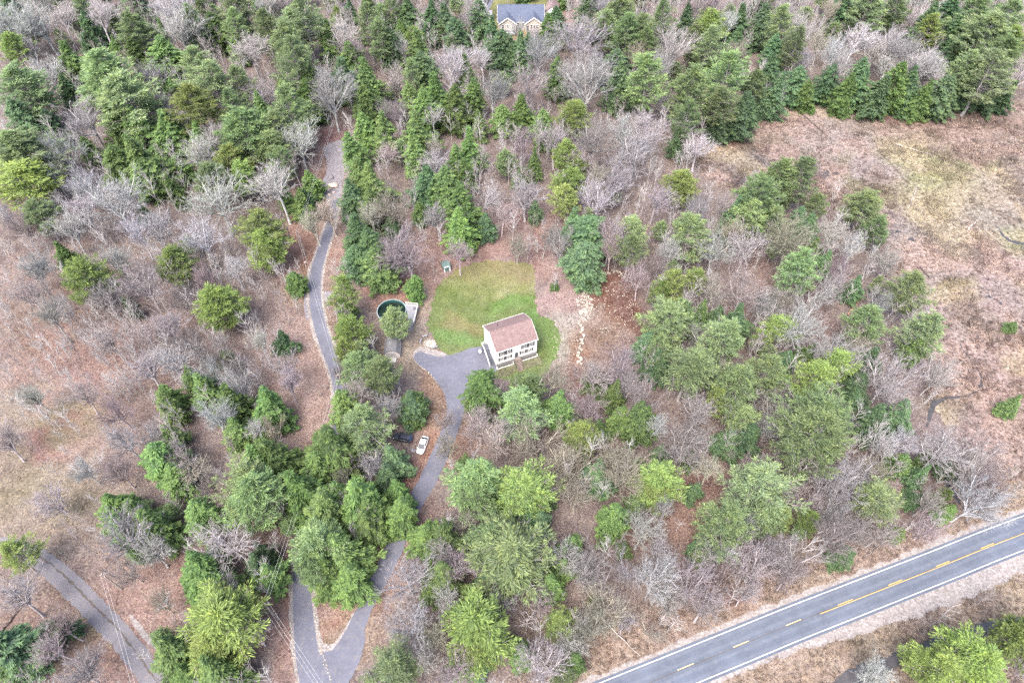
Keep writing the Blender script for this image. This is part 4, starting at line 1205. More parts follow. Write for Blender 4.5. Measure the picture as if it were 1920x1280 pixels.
wires(pF, pG, 2, .6, .3, 'pair of overhead wires over the curved gravel track')
# ------------------------------------------------------------------ tree builders
def norm(a):
    return a / np.maximum(np.linalg.norm(a, axis=-1, keepdims=True), 1e-6)
def tubes(P0, P1, R0, R1, n=3):
    """(m,3) segment arrays -> vertices and quads"""
    P0 = np.asarray(P0, float); P1 = np.asarray(P1, float); R0 = np.asarray(R0, float); R1 = np.asarray(R1, float)
    d = norm(P1 - P0)
    ref = np.where(np.abs(d[:, 2:3]) > .9, np.array([[1., 0, 0]]), np.array([[0., 0, 1]]))
    u = norm(np.cross(d, ref)); v = np.cross(d, u)
    a = np.arange(n) * 2 * math.pi / n
    ring = u[:, None, :] * np.cos(a)[None, :, None] + v[:, None, :] * np.sin(a)[None, :, None]
    A = P0[:, None] + ring * R0[:, None, None]; B = P1[:, None] + ring * R1[:, None, None]
    V = np.concatenate([A, B], 1).reshape(-1, 3)
    base = (np.arange(len(P0)) * 2 * n)[:, None]
    j = np.arange(n); jn = (j + 1) % n
    F = np.stack([j, jn, jn + n, j + n], -1)
    F = (F[None] + base[:, :, None]).reshape(-1, 4)
    return V, F
def cones(P0, P1, R0):
    """thin three-sided twigs tapering to a point -> vertices and triangles"""
    d = norm(P1 - P0)
    ref = np.where(np.abs(d[:, 2:3]) > .9, np.array([[1., 0, 0]]), np.array([[0., 0, 1]]))
    u = norm(np.cross(d, ref)); v = np.cross(d, u)
    a = np.arange(3) * 2 * math.pi / 3
    ring = u[:, None, :] * np.cos(a)[None, :, None] + v[:, None, :] * np.sin(a)[None, :, None]
    A = P0[:, None] + ring * R0[:, None, None]
    V = np.concatenate([A, P1[:, None]], 1).reshape(-1, 3)
    base = (np.arange(len(P0)) * 4)[:, None]
    F = np.array([[0, 1, 3], [1, 2, 3], [2, 0, 3]])
    F = (F[None] + base[:, :, None]).reshape(-1, 3)
    return V, F
def sprays(C, D, S, l, w_):
    V = np.stack([C - D * l[:, None] / 2, C + S * w_[:, None] / 2 + D * l[:, None] * .1, C + D * l[:, None] / 2, C - S * w_[:, None] / 2 + D * l[:, None] * .1], 1).reshape(-1, 3)
    F = np.arange(len(C) * 4).reshape(-1, 4)
    return V, F
def trunk_path(r, H, n=9, lean=.25):
    x = np.cumsum(r.normal(0, lean, n)) * .4; y = np.cumsum(r.normal(0, lean, n)) * .4
    return np.c_[x - x[0], y - y[0], np.linspace(-.3, H, n)]
def at_z(tp, z):
    return np.stack([np.interp(z, tp[:, 2], tp[:, 0]), np.interp(z, tp[:, 2], tp[:, 1]), z], -1)
def build_trunk(tp, r0, r1, n=8):
    R_ = np.linspace(r0, r1, len(tp)); R_[0] *= 1.35
    return tubes(tp[:-1], tp[1:], R_[:-1], R_[1:], n)

def pine(seed, H=18.0, Rm=4.6, zb=.30, puffs=9, spread=1.0, q=15):
    r = np.random.default_rng(seed)
    tp = trunk_path(r, H)
    C = []; D = []; T = []
    b0 = []; b1 = []; br0 = []; br1 = []
    z = zb * H
    lop = r.uniform(0, 6.28); lopa = r.uniform(.0, .28)
    while z < H - .5:
        t = (z - zb * H) / (H * (1 - zb))
        prof = (min(1, .5 + t * 2.0)) * (1 - t ** 1.25) ** .95 + .05
        nb = r.integers(4, 7)
        a0 = r.uniform(0, 6.28)
        for k in range(nb):
            if r.random() < .10:
                continue
            a = a0 + 6.28 * k / nb + r.normal(0, .18)
            L = Rm * prof * r.uniform(.55, 1.25) * (1 + lopa * math.cos(a - lop))
            if L < .35:
                L = .35
            el0 = r.uniform(.0, .22) + .55 * t * t; el1 = el0 + r.uniform(.25, .6)
            o = at_z(tp, np.array([z + r.normal(0, .12)]))[0]
            dirh = np.array([math.cos(a), math.sin(a), 0]); side = np.array([-math.sin(a), math.cos(a), 0])
            s = np.linspace(0, 1, 6)
            pts = o + np.outer(s * L, dirh) + np.outer((np.tan(el0) * s + (np.tan(el1) - np.tan(el0)) * s ** 2 * .6) * L, [0, 0, 1]) + np.outer(s * s * r.normal(0, .12) * L, side)
            rr = .035 + .018 * L
            for i in range(5):
                b0.append(pts[i]); b1.append(pts[i + 1]); br0.append(rr * (1 - s[i] * .85)); br1.append(rr * (1 - s[i + 1] * .85))
            npf = max(3, int(puffs * (L / Rm) ** .9 + 2))
            for j in range(npf):
                sj = 1 - (j / npf) ** 1.1 * .72
                lat = (1 if j % 2 else -1) * L * r.uniform(.05, .27) * (1.05 - sj * .75) * 1.5 if j else 0
                c = np.array([np.interp(sj, s, pts[:, i]) for i in range(3)])
                e = c + side * lat + dirh * abs(lat) * .8 + np.array([0, 0, r.uniform(.05, .3)])
                if abs(lat) > .3:
                    b0.append(c); b1.append(e); br0.append(.03); br1.append(.012)
                n = int(q * r.uniform(.7, 1.3))
                rad = r.uniform(.30, .50) * spread
                off = r.normal(0, 1, (n, 3)); off = norm(off) * (r.uniform(.25, 1, (n, 1)) ** .5) * rad
                off[:, 2] = off[:, 2] * .38
                lv_ = dirh * .9 + side * (np.sign(lat) * .7)
                off = off + np.outer(r.uniform(-.45, .35, n), lv_)
                dd = off * np.array([1, 1, 1.0]) / rad * .6 + np.array([0, 0, .45]) + lv_ * .75 + r.normal(0, .22, (n, 3))
                C.append(e + off); D.append(norm(dd)); T.append(np.clip(r.uniform(-.2, .5, n) + (sj - .6) * .7, 0, 1))
        z += r.uniform(.55, .95) * (1 - .35 * t)
    # leader
    for zz in np.arange(H - .8, H + .3, .25):
        n = 12
        off = norm(r.normal(0, 1, (n, 3))) * .3
        C.append(at_z(tp, np.array([zz]))[0] + off); D.append(norm(off + np.array([0, 0, .8]))); T.append(np.full(n, .7))
    # dead stubs below the crown
    for k in range(14):
        zz = r.uniform(.12 * H, zb * H); a = r.uniform(0, 6.28); o = at_z(tp, np.array([zz]))[0]
        L = r.uniform(.6, 2.4)
        b0.append(o); b1.append(o + np.array([math.cos(a) * L, math.sin(a) * L, r.uniform(-.2, .3)])); br0.append(.035); br1.append(.01)
    C = np.concatenate(C); D = np.concatenate(D); T = np.concatenate(T)
    S = norm(np.cross(D, r.normal(0, 1, D.shape) + np.array([0, 0, 1.2])))
    V, F = sprays(C, D, S, r.uniform(.42, .85, len(C)), r.uniform(.09, .17, len(C)))
    crown = rawmesh('pine_crown', V, F, {'rnd': np.clip(r.normal(.5, .22, len(C)), 0, 1), 'tip': T})
    V, F = tubes(b0, b1, br0, br1, 3)
    limbs = rawmesh('pine_limbs', V, F)
    V, F = build_trunk(tp, .30, .05)
    trunk = rawmesh('pine_trunk', V, F, None, True)
    return trunk, limbs, crown

def hemlock(seed, H=13.0, Rm=3.4, zb=.06, dens_=1.0, round_=1.0, droop=.35):
    r = np.random.default_rng(seed)
    tp = trunk_path(r, H, lean=.15)
    C = []; D = []; N = []; T = []
    b0 = []; b1 = []; br0 = []; br1 = []
    nb = int(175 * dens_)
    ga = 2.39996
    lob = r.uniform(0, 6.28, 4); loba = r.uniform(.05, .16, 4)
    for k in range(nb):
        t = (k + r.uniform(-.5, .5)) / nb
        t = min(max(t, 0), .995) ** .92
        z = H * (zb + (1 - zb) * t)
        a = k * ga + r.normal(0, .25)
        prof = (1 - t ** (1.75 * round_)) ** (.85 / round_) * (min(1, .70 + t * 1.2))
        lb = 1 + sum(loba[i] * math.cos((i + 1) * a + lob[i] + z * .5) for i in range(4))
        L = max(.3, Rm * prof * lb * r.uniform(.60, 1.22))
        el = .38 - .25 * (1 - t)
        o = at_z(tp, np.array([z]))[0]
        dirh = np.array([math.cos(a), math.sin(a), 0]); side = np.array([-math.sin(a), math.cos(a), 0])
        b0.append(o); e = o + dirh * L * .8 + np.array([0, 0, L * .8 * (el - droop * .4)]); b1.append(e); br0.append(.02 + .012 * L); br1.append(.008)
        m = int(10 + 17 * L)
        m = int(m * 1.3)
        s = 1 - r.random(m) ** 1.25 * .78
        wdt = L * .23 * np.sin(np.clip((1.06 - s) * 2.4, 0, 1.45)) + .08
        q = r.uniform(-1, 1, m)
        c = o + np.outer(s * L, dirh) + np.outer(wdt * q, side) + np.outer(L * (el * s - droop * s ** 2.2) - np.abs(q) * wdt * .3, [0, 0, 1]) + r.normal(0, .07, (m, 3))
        d = dirh[None] * (.8 + r.random((m, 1)) * .4) + side[None] * q[:, None] * .9 + np.array([0, 0, -.15]) + r.normal(0, .22, (m, 3))
        C.append(c); D.append(norm(d)); T.append(np.clip((s - .72) * 2.0 + r.uniform(-.3, .3, m), 0, 1))
    for zz in np.arange(H - .7, H + .25, .2):
        n = 7
        off = norm(r.normal(0, 1, (n, 3))) * .18
        C.append(at_z(tp, np.array([zz]))[0] + off); D.append(norm(off + np.array([0, 0, .6]))); T.append(np.full(n, .8))
    C = np.concatenate(C); D = np.concatenate(D); T = np.concatenate(T)
    S = norm(np.cross(D, np.array([0, 0, 1.0]) + r.normal(0, .55, D.shape)))
    V, F = sprays(C, D, S, r.uniform(.36, .70, len(C)), r.uniform(.11, .20, len(C)))
    crown = rawmesh('hemlock_crown', V, F, {'rnd': np.clip(r.normal(.5, .22, len(C)), 0, 1), 'tip': T})
    V, F = tubes(b0, b1, br0, br1, 3)
    limbs = rawmesh('hemlock_limbs', V, F)
    V, F = build_trunk(tp, .22, .03)
    return rawmesh('hemlock_trunk', V, F, None, True), limbs, crown

def bare(seed, H=14.0, Wd=8.0, fork=.32, ntw=3000, upright=.5, tr=.2, wig=.085):
    """leafless broadleaf: forking limbs as real tapering tubes, then thousands of twigs"""
    r = np.random.default_rng(seed)
    S0 = []; S1 = []; A0 = []; A1 = []; LV = []
    def grow(p, d, L, rad, lv):
        n = max(3, int(L / (.8 if lv < 2 else .55)))
        st = L / n
        sgn = r.choice([-1, 1])
        for i in range(n):
            f = i / n
            d = d + r.normal(0, wig * (1 if lv < 2 else 1.3), 3)
            d[2] += .03 + .05 * upright
            d = d / np.linalg.norm(d)
            q = p + d * st
            ra, rb = rad * (1 - f * .7), rad * (1 - (i + 1) / n * .7)
            S0.append(p); S1.append(q); A0.append(ra); A1.append(rb); LV.append(lv)
            p = q
            if lv < 4 and i > 0 and L > .9 and f < .9:
                k = (2 if r.random() < .5 else 1) if lv == 1 else 1
                for _ in range(k):
                    ax = r.normal(0, 1, 3); ax -= ax.dot(d) * d; ax /= np.linalg.norm(ax)
                    ang = r.uniform(.40, .80)
                    nd = d * math.cos(ang) + ax * math.sin(ang)
                    nd[2] += .05
                    nd /= np.linalg.norm(nd)
                    grow(p, nd, L * (1 - f * .6) * r.uniform(.42, .66), rb * .72, lv + 1)
    tp = trunk_path(r, H * fork * 1.5, 6, .2)
    nf = r.integers(4, 7)
    TV, TF = build_trunk(tp, tr * 1.2, tr * .75, 6)
    a0 = r.uniform(0, 6.28)
    for k in range(nf + 1):
        a = a0 + 6.28 * k / nf + r.normal(0, .3)
        zz = H * fork * (1 + .45 * (k / (nf + 1)))
        o = at_z(tp, np.array([zz]))[0]
        op = r.uniform(.45, 1.0) * (1 - upright * .5) * Wd / 8
        d = np.array([math.cos(a) * op, math.sin(a) * op, 1.0]); d /= np.linalg.norm(d)
        grow(o, d, (H - zz) * r.uniform(.8, 1.0), tr * .72, 1)
    grow(tp[-1], np.array([r.normal(0, .12), r.normal(0, .12), 1.0]), H - tp[-1][2], tr * .7, 1)
    S0 = np.array(S0); S1 = np.array(S1); A0 = np.maximum(np.array(A0), .026); A1 = np.maximum(np.array(A1), .020); LV = np.array(LV)
    big = LV <= 1
    V1, F1 = tubes(S0[big], S1[big], A0[big], A1[big], 6)
    trunk = rawmesh('bare_trunk', np.concatenate([TV, V1]), np.concatenate([TF, F1 + len(TV)]), None, True)
    sm = ~big
    m2 = LV == 2
    A0[m2] *= 1.35; A1[m2] *= 1.35
    V, F = tubes(S0[sm], S1[sm], A0[sm], A1[sm], 3)
    idx = np.nonzero(LV >= 2)[0]
    pk = r.choice(idx, ntw)
    tt = r.random((ntw, 1))
    P = S0[pk] * (1 - tt) + S1[pk] * tt
    d = norm(S1[pk] - S0[pk]) * 1.0 + r.normal(0, .30, (ntw, 3)) + np.array([0, 0, .12])
    Lr = r.uniform(.5, 1.3, (ntw, 1))
    V2, F2 = cones(P, P + norm(d) * Lr, r.uniform(.015, .023, ntw))
    Ft = np.concatenate([F[:, [0, 1, 2]], F[:, [0, 2, 3]]])
    crown = rawmesh('bare_crown', np.concatenate([V, V2]), np.concatenate([Ft, F2 + len(V)]))
    print('bare', seed, len(Ft) + len(F2))
    return trunk, None, crown

PINES = [pine(11 + k, 18 + (k % 3) * 1.5, 4.4 + .25 * (k % 4), .24 + .05 * (k % 3), 9, 1.0) for k in range(12)]
HEMS = [hemlock(31 + k, 13, 3.3, .05, 1.0, [.8, 1.1, .7, .95][k % 4], [.35, .28, .42][k % 3]) for k in range(11)]
HW_P = [(18 + (k % 3) * 1.5, 4.4 + .25 * (k % 4)) for k in range(8)]
BSPEC = [(14, 9, .26, .25), (15, 7, .35, .6), (13, 10, .22, .1), (16, 8, .40, .5), (14, 8, .30, .3), (17, 7, .45, .6), (12, 9, .18, .15), (15, 9, .3, .3), (13, 6, .25, .9)]
BARES = [bare(61 + k, a, b, c, 1900, u_, .21) for k, (a, b, c, u_) in enumerate(BSPEC)]
for fam in (PINES, HEMS, BARES):
    for t3 in fam:
        for k, me in enumerate(t3):
            if me is not None:
                me.materials.append(M['needles'] if (k == 2 and fam is not BARES) else M['bark'])
def extent(t3):
    me = t3[2]
    co = np.empty(len(me.vertices) * 3, np.float32); me.vertices.foreach_get('co', co); co = co.reshape(-1, 3)
    r = np.hypot(co[:, 0], co[:, 1])
    return float(np.percentile(r, 93)) * 2, float(np.percentile(co[:, 2], 99.5)), float(co[:, 2].mean())
EXT = {id(t3): extent(t3) for fam in (PINES, HEMS, BARES) for t3 in fam}

# ------------------------------------------------------------------ where the trees stand, measured from the photograph (u, v of crown centre, crown width)
TP = {}   # kind -> list
TP['pale'] = '''150 22 38;258 50 60;362 50 42;438 15 60;438 50 45;370 128 62;400 160 60;48 165 80;200 158 75;235 192 85;450 155 48;445 238 82;45 292 95;500 60 42;545 48 55;575 45 60;540 90 60;560 135 62;
690 55 48;720 75 40;730 15 32;775 150 38;545 205 62;520 245 50;515 275 58;525 300 45;1135 55 52;1170 35 52;1200 55 48;1232 35 46;1175 78 50;1210 82 42;1320 90 58;1218 158 64;1290 182 58;1285 225 52;1360 150 66;1345 200 56;1412 160 42;
1468 50 45;1482 95 40;1625 15 55;1685 12 45;1832 28 60;1890 32 60;1840 75 80;1872 105 75;1850 135 70;1800 130 50;72 395 55;45 300 60;440 205 50;385 335 60;1190 428 50;1180 475 56;1290 440 66;1460 345 62;1490 338 58;1430 372 68;1400 402 56;1445 412 50;
1500 512 56;1705 552 58;1620 605 60;1728 628 66;737 594 50;678 690 62;706 712 54;668 655 40;685 798 74;465 915 88;472 945 84;882 898 84;895 935 62;1290 700 80;1360 650 66;1372 722 70;1430 700 60;1395 780 48;
1540 770 100;1522 838 100;1425 900 96;1440 955 66;1352 985 86;945 1040 124;930 1010 80;755 1250 92;1645 930 72;600 1015 80;585 1062 60;1250 604 74;1275 592 56;1228 645 50;975 770 76;985 735 55;1625 385 60;1640 430 40;1335 640 40'''
TP['bright'] = '''25 95 48;372 212 74;430 300 60;630 32 26;775 68 36;1325 42 54;1075 215 58;1060 292 46;1085 308 38;1620 38 42;40 335 108;155 520 80;320 495 64;412 560 74;492 430 88;500 462 60;1065 335 54;1062 375 48;1280 345 54;
1265 530 50;1312 525 42;1240 552 36;652 556 58;658 618 60;1460 610 50;982 722 40;1097 808 56;1240 895 78;1225 930 50;985 918 84;1520 705 64;1570 690 54;430 1165 120;405 1200 80;450 1130 70;890 1172 112;900 1215 70;1830 1225 88;1900 1190 80;1762 1245 88;1720 1240 50;
1768 932 28;25 1045 66;1470 975 40;1512 985 40;1050 1168 54;1110 1125 26;640 664 44;1430 640 32;455 335 48;880 1135 50;1350 760 48;1740 60 40;1890 75 50'''
TP['dark'] = '''20 15 42;255 5 50;170 62 40;92 240 44;60 235 50;125 170 32;490 22 30;640 148 60;740 100 42;800 155 60;840 45 50;855 65 38;810 40 44;925 78 36;900 55 44;970 110 40;992 85 24;940 102 50;760 30 52;1042 45 36;1100 30 38;1285 50 32;
1385 50 48;1375 88 44;1160 165 48;1155 128 48;1430 60 44;1735 55 48;1790 62 48;1790 95 48;1800 165 52;1860 172 48;1880 186 30;1450 100 48;1450 190 38;1490 160 44;1545 160 38;1605 165 52;1640 182 56;1700 178 44;1760 182 52;1380 225 44;1400 212 38;1345 232 38;1430 202 30;1270 272 30;
660 375 44;675 440 58;665 490 48;705 480 56;800 350 56;1080 422 40;1100 445 72;1095 490 68;1375 410 44;1515 430 44;1495 420 30;1545 495 38;1380 612 46;1600 540 34;1625 680 48;1610 722 46;1640 790 56;1682 780 56;1720 892 34;
738 872 50;726 896 40;1120 892 56;1360 825 44;1400 825 44;1300 920 28;1215 655 42;1235 685 44;40 1225 84;128 1175 30;770 765 48;1440 150 40;905 1100 42;480 1060 40;500 1040 40;1580 25 46;1775 30 56;985 975 46;250 577 24;580 380 30;1010 980 36'''
TP['mid'] = '''217 52 28;412 60 58;142 133 60;258 110 46;310 120 70;225 240 56;270 245 66;318 256 64;375 265 48;220 312 56;280 318 56;618 90 38;660 115 56;785 95 44;580 165 50;875 150 32;885 192 40;695 155 48;690 202 48;775 202 40;790 218 50;820 192 56;850 212 46;
500 218 46;575 195 54;720 260 48;690 245 42;665 290 42;780 262 56;785 300 48;880 290 44;945 225 38;900 238 28;855 312 38;1040 150 40;985 215 54;1020 247 38;1005 312 26;1030 65 38;1510 180 30;1580 176 42;1665 172 44;1725 190 36;
335 365 32;285 330 60;268 402 22;540 375 26;565 390 34;585 345 34;675 335 48;700 352 54;700 395 46;715 510 48;775 541 30;840 362 52;870 408 56;865 440 46;870 332 38;785 400 26;1315 590 24;
430 675 30;320 745 40;322 775 38;390 730 54;440 765 56;500 772 68;445 810 50;325 822 38;305 868 68;330 902 46;225 965 56;262 972 66;510 860 94;490 880 60;655 770 54;625 852 86;600 880 60;775 758 44;782 776 30;580 925 86;670 950 86;640 930 60;752 965 50;748 925 40;905 735 62;
1045 765 54;1120 715 34;1148 740 36;1165 790 38;1198 800 48;1215 778 26;380 1080 80;330 1225 80;420 1262 76;240 988 50;290 990 66;385 975 56;510 1075 50;640 1040 78;655 1085 60;690 985 54;800 1008 56;836 1012 50;825 1082 60;1075 1020 34;1055 1062 38;1035 1102 44;1080 1240 30;980 1235 38;
1150 982 56;1710 660 40;1685 872 32;1895 762 30;1897 612 20;1050 1040 40;350 1260 60;10 1235 60;620 1080 60;610 965 70;700 960 60;245 945 40;1522 203 14;1588 200 14;1105 522 22;1040 535 14;1172 1030 26;860 1250 34'''
TP['grey'] = '''972 60 26;1000 66 22;30 50 90;75 40 64;112 35 54;185 35 52;335 60 70;320 20 60;85 130 54;165 222 74;288 150 56;420 175 60;470 90 66;345 230 48;385 295 66;115 290 60;460 272 50;500 18 56;645 65 52;885 35 46;750 85 40;845 120 66;905 120 44;620 178 76;560 265 76;
490 175 50;810 225 36;805 310 50;920 175 50;600 150 48;1085 85 84;1010 100 60;1105 160 80;1120 120 56;1260 90 66;1215 252 66;1170 255 56;1190 292 70;1310 272 56;1240 130 44;1500 60 50;1600 75 58;1560 110 58;1640 95 56;1680 80 56;1700 105 56;1570 130 48;
1660 125 48;1720 132 56;1745 122 56;1500 110 36;1905 140 42;1470 20 52;175 350 60;220 378 88;165 402 58;412 382 88;380 445 70;130 430 56;215 480 60;290 435 50;260 440 54;60 510 48;440 505 40;525 362 80;770 355 46;905 370 60;985 365 64;1120 370 68;1160 340 58;1310 390 48;
1400 460 68;1340 472 58;1430 570 56;1565 440 58;1600 470 48;1530 545 66;1500 600 84;1650 570 50;1670 492 50;330 680 58;400 785 60;240 832 58;290 812 40;90 930 58;160 880 40;520 680 66;700 880 48;1310 770 58;1430 790 58;1225 800 38;1450 770 58;1670 705 86;1560 660 66;
1590 900 86;1690 835 46;1760 850 86;1820 880 66;1650 830 46;230 1012 80;285 1035 60;38 1130 80;145 1265 76;430 1020 86;410 1112 48;765 1085 84;775 1170 76;835 1032 44;850 1132 56;940 1132 56;1050 1040 56;1100 1060 76;1200 1000 58;1230 1080 76;1260 1120 56;1010 1250 76;1060 1212 56;
1360 1040 56;1400 990 48;1560 960 56;1830 938 80;1640 1270 56;1905 1240 46;480 800 40;1440 1040 60;1330 640 56;1180 1060 70;730 760 46;500 960 44;1580 780 46'''
TP['pink'] = '''675 95 44;745 150 48;720 212 38;750 215 38;720 290 44;990 160 58;1040 270 58;1110 270 68;975 275 48;1340 20 56;40 430 48;340 550 58;100 600 56;310 620 56;270 530 76;200 560 48;770 480 78;940 400 48;860 475 52;820 410 44;1020 442 48;1230 370 56;1230 500 36;1200 520 52;
1390 550 76;1560 530 56;280 700 66;210 640 56;220 770 56;150 740 56;400 650 74;460 700 56;540 720 48;832 790 34;900 800 54;1160 690 56;1115 705 50;1210 740 56;1110 770 54;1290 830 86;1480 930 56;1760 700 56;1740 940 48;1850 920 66;
1360 1080 66;1300 1090 86;1320 1140 66;1420 1060 76;1500 1040 86;1560 1010 76;1600 990 56;1010 1120 54;860 1250 74;120 1180 56;1840 860 66;1400 1110 60;1480 1080 60;1240 1040 60;60 560 50;1090 300 46;640 700 26;1650 1000 50;1180 720 46'''
TP['tan'] = '''735 380 74;700 410 40;620 402 44;100 212 34;1115 60 54;1160 880 86;1060 870 86;1010 820 90;1080 932 58;1140 1132 76;1110 1172 60;1480 460 78;1340 540 50;510 800 48;840 840 46;930 830 48;645 900 30;1030 720 48;1110 700 36;1220 1170 48;805 1190 60;870 980 40;
1470 560 46;1600 640 50;360 880 46;300 1130 40;1640 880 40;590 425 34;1070 880 70;1330 880 46;1150 850 60'''
TINT = {'pale': (.172, .243, .140), 'bright': (.172, .240, .095), 'dark': (.096, .163, .098), 'mid': (.122, .197, .084),
        'grey': (.255, .250, .252), 'pink': (.230, .202, .205), 'tan': (.240, .226, .190)}
TRUNKC = {'pale': (.26, .235, .23), 'bright': (.24, .20, .18), 'dark': (.15, .12, .11), 'mid': (.17, .14, .12)}
LOOK = {'pale': 'pale green tiered white pine', 'bright': 'bright yellow-green pine', 'dark': 'dark green hemlock', 'mid': 'dense mid-green hemlock',
        'grey': 'leafless grey tree', 'pink': 'leafless pinkish-brown tree', 'tan': 'leafless pale tan tree'}
NAME = {'pale': 'white_pine', 'bright': 'young_pine', 'dark': 'hemlock', 'mid': 'hemlock', 'grey': 'bare_tree', 'pink': 'bare_tree', 'tan': 'bare_tree'}
GROUP = {'pale': 'white pines of the forest', 'bright': 'yellow-green pines of the forest', 'dark': 'dark hemlocks of the forest', 'mid': 'green hemlocks of the forest',
         'grey': 'grey leafless trees', 'pink': 'pinkish leafless trees', 'tan': 'tan leafless trees'}
rt = random.Random(12)
TREES = []
for kind, s in TP.items():
    for e in s.replace('\n', '').split(';'):
        u, v, wpx = map(float, e.split())
        conif = kind in ('pale', 'bright', 'dark', 'mid')
        Wm = wpx / (FPX / depth(u, v, 8))
        if kind in ('pale', 'bright'):
            Wm *= 1.14; Ht = min(22, max(2.5, Wm * 1.15 + 6.0)) if Wm > 3 else Wm * 1.5
            if kind == 'bright': Ht *= .85
            if v < 260 and kind == 'pale': Ht = max(Ht, 15) + 2.5
            cz = .64
        elif conif:
            Wm *= 1.2; Ht = min(16, Wm * 1.15 + 4.0) if Wm > 3.5 else Wm * 1.4
            if v < 330: Ht *= 1.08
            cz = .46
        else:
            Wm *= 1.22; Ht = min(19, max(5, Wm * .75 + 6.5)); cz = .66
            if v < 200: Ht += 2
        Ht *= rt.uniform(.92, 1.08)
        x, y = G(u, v, Ht * cz)
        TREES.append([kind, u, v, Wm, Ht, x, y])
# fill the wood between the measured trees
FREE = [(60, 790, 200, 110, .3), (60, 930, 190, 60, .2), (20, 620, 90, 60, .4), (590, 730, 50, 170, 0), (600, 400, 40, 140, 0), (650, 1150, 100, 130, 0), (540, 1180, 60, 130, 0), (820, 800, 60, 130, 0), (850, 690, 110, 60, 0), (920, 580, 140, 110, 0),
        (1120, 600, 115, 115, 0), (1015, 690, 50, 50, 0), (990, 700, 60, 40, 0), (760, 570, 60, 70, 0), (745, 660, 60, 50, 0), (780, 860, 70, 100, 0), (770, 1010, 50, 90, 0), (715, 590, 60, 60, 0), (300, 1130, 70, 80, .2), (150, 1120, 90, 110, 0), (240, 1230, 70, 70, 0), (70, 1035, 120, 50, 0), (990, 40, 80, 60, 0), (800, 540, 60, 50, 0), (1320, 950, 50, 40, .2), (640, 290, 40, 60, 0)]
MP = [(1300, 290), (1400, 225), (1480, 198), (1920, 180), (2000, 180), (2000, 900), (1870, 880), (1790, 800), (1745, 720), (1740, 640), (1700, 560), (1660, 490), (1560, 390), (1380, 360)]
RP = [(1050, 1290), (1200, 1190), (1400, 1130), (1600, 1050), (1780, 975), (1960, 890), (1960, 1300)]
cnt = {}
tries = 0
while tries < 12000:
    tries += 1
    u, v = rt.uniform(0, 1920), 1280 * rt.random() ** 1.15
    if tries % 4 == 0:
        v = rt.uniform(-25, 90)
    p = 1.0
    for (a, b_, c, d_, f) in FREE:
        q2 = ((u - a) / c) ** 2 + ((v - b_) / d_) ** 2
        if q2 < 1:
            p *= f
    if rt.random() > p or inside(MP, [u], [v])[0] or inside(RP, [u], [v])[0]:
        continue
    wpx = rt.uniform(34, 56) * (1.0 + .25 * v / 1280)
    dm = min(math.hypot(t[1] - u, t[2] - v) for t in TREES)
    left = u < 480 and v > 480
    con = rt.random() < (.10 if left else .34)
    if dm < (.46 if con else .50) * wpx + 4:
        continue
    kind = rt.choice(['dark', 'mid', 'mid', 'pale']) if con else ('pink' if rt.random() < (.6 if (left or (u > 1000 and v > 250)) else .25) else rt.choice(['grey', 'grey', 'tan']))
    fk = 'pine' if kind == 'pale' else 'hem' if con else 'bare'
    if fk == 'pine' and tries < 9000 and v > 160:
        continue
    have = sum(1 for t in TREES if (t[0] in ('grey', 'pink', 'tan')) == (fk == 'bare') and (fk == 'bare' or ((t[0] == 'pale') if fk == 'pine' else t[0] in ('dark', 'mid'))))
    if have >= 298:
        continue
    if con:
        wpx *= .72
    Wm = wpx / (FPX / depth(u, v, 6))
    Ht = Wm * 1.1 + (6 if not con else 3)
    x, y = G(u, v, Ht * (.62 if not con else .46))
    TREES.append([kind, u, v, Wm, Ht, x, y])
LM = [('the white house', 955, 640), ('the round pool', 735, 583), ('the white sedan', 793, 834), ('the driveway fork', 625, 1215), ('the pink boulder', 622, 350),
      ('the blue-roofed house', 978, 35), ('the cleared dirt', 1140, 600), ('the curved gravel track', 160, 1120), ('the marsh stream', 1770, 745), ('the road centre line', 1600, 1125),
      ('the bare wooden pole', 565, 460), ('the green playhouse', 838, 500), ('the open marsh', 1600, 270), ('the photo\'s top-left corner', 0, 0), ('the photo\'s top-right corner', 1920, 0),
      ('the photo\'s bottom-right corner', 1920, 1280), ('the photo\'s left edge centre', 0, 640), ('the road\'s right end', 1920, 1000)]
ORD = ['nearest', 'second nearest', 'third nearest', 'fourth nearest', 'fifth nearest', 'sixth nearest', 'seventh nearest', 'eighth nearest', 'ninth nearest', 'tenth nearest', 'eleventh nearest', 'twelfth nearest',
       'thirteenth nearest', 'fourteenth nearest', 'fifteenth nearest', 'sixteenth nearest', 'seventeenth nearest', 'eighteenth nearest', 'nineteenth nearest', 'twentieth nearest']
bins = {}
for i, t in enumerate(TREES):
    kind, u, v = t[:3]
    nm, lu, lv = min(LM, key=lambda q: (q[1] - u) ** 2 + (q[2] - v) ** 2)
    dx, dy = u - lu, v - lv
    a = math.degrees(math.atan2(-dy, dx)) % 360
    dr = ['right of', 'above', 'left of', 'below'][int(((a + 45) % 360) // 90)]
    bins.setdefault((kind, nm, dr), []).append((dx * dx + dy * dy, i))
LABEL = {}
for (kind, nm, dr), L in bins.items():
    for k, (_, i) in enumerate(sorted(L)):
        LABEL[i] = '%s %s %s, %s' % (LOOK[kind], dr, nm, ORD[min(k, 19)] + ' such tree')
def jitc(c, s, r):
    f = r.uniform(1 - s, 1 + s)
    return tuple(min(1, x * f * r.uniform(1 - s * .2, 1 + s * .2)) for x in c) + (1.0,)
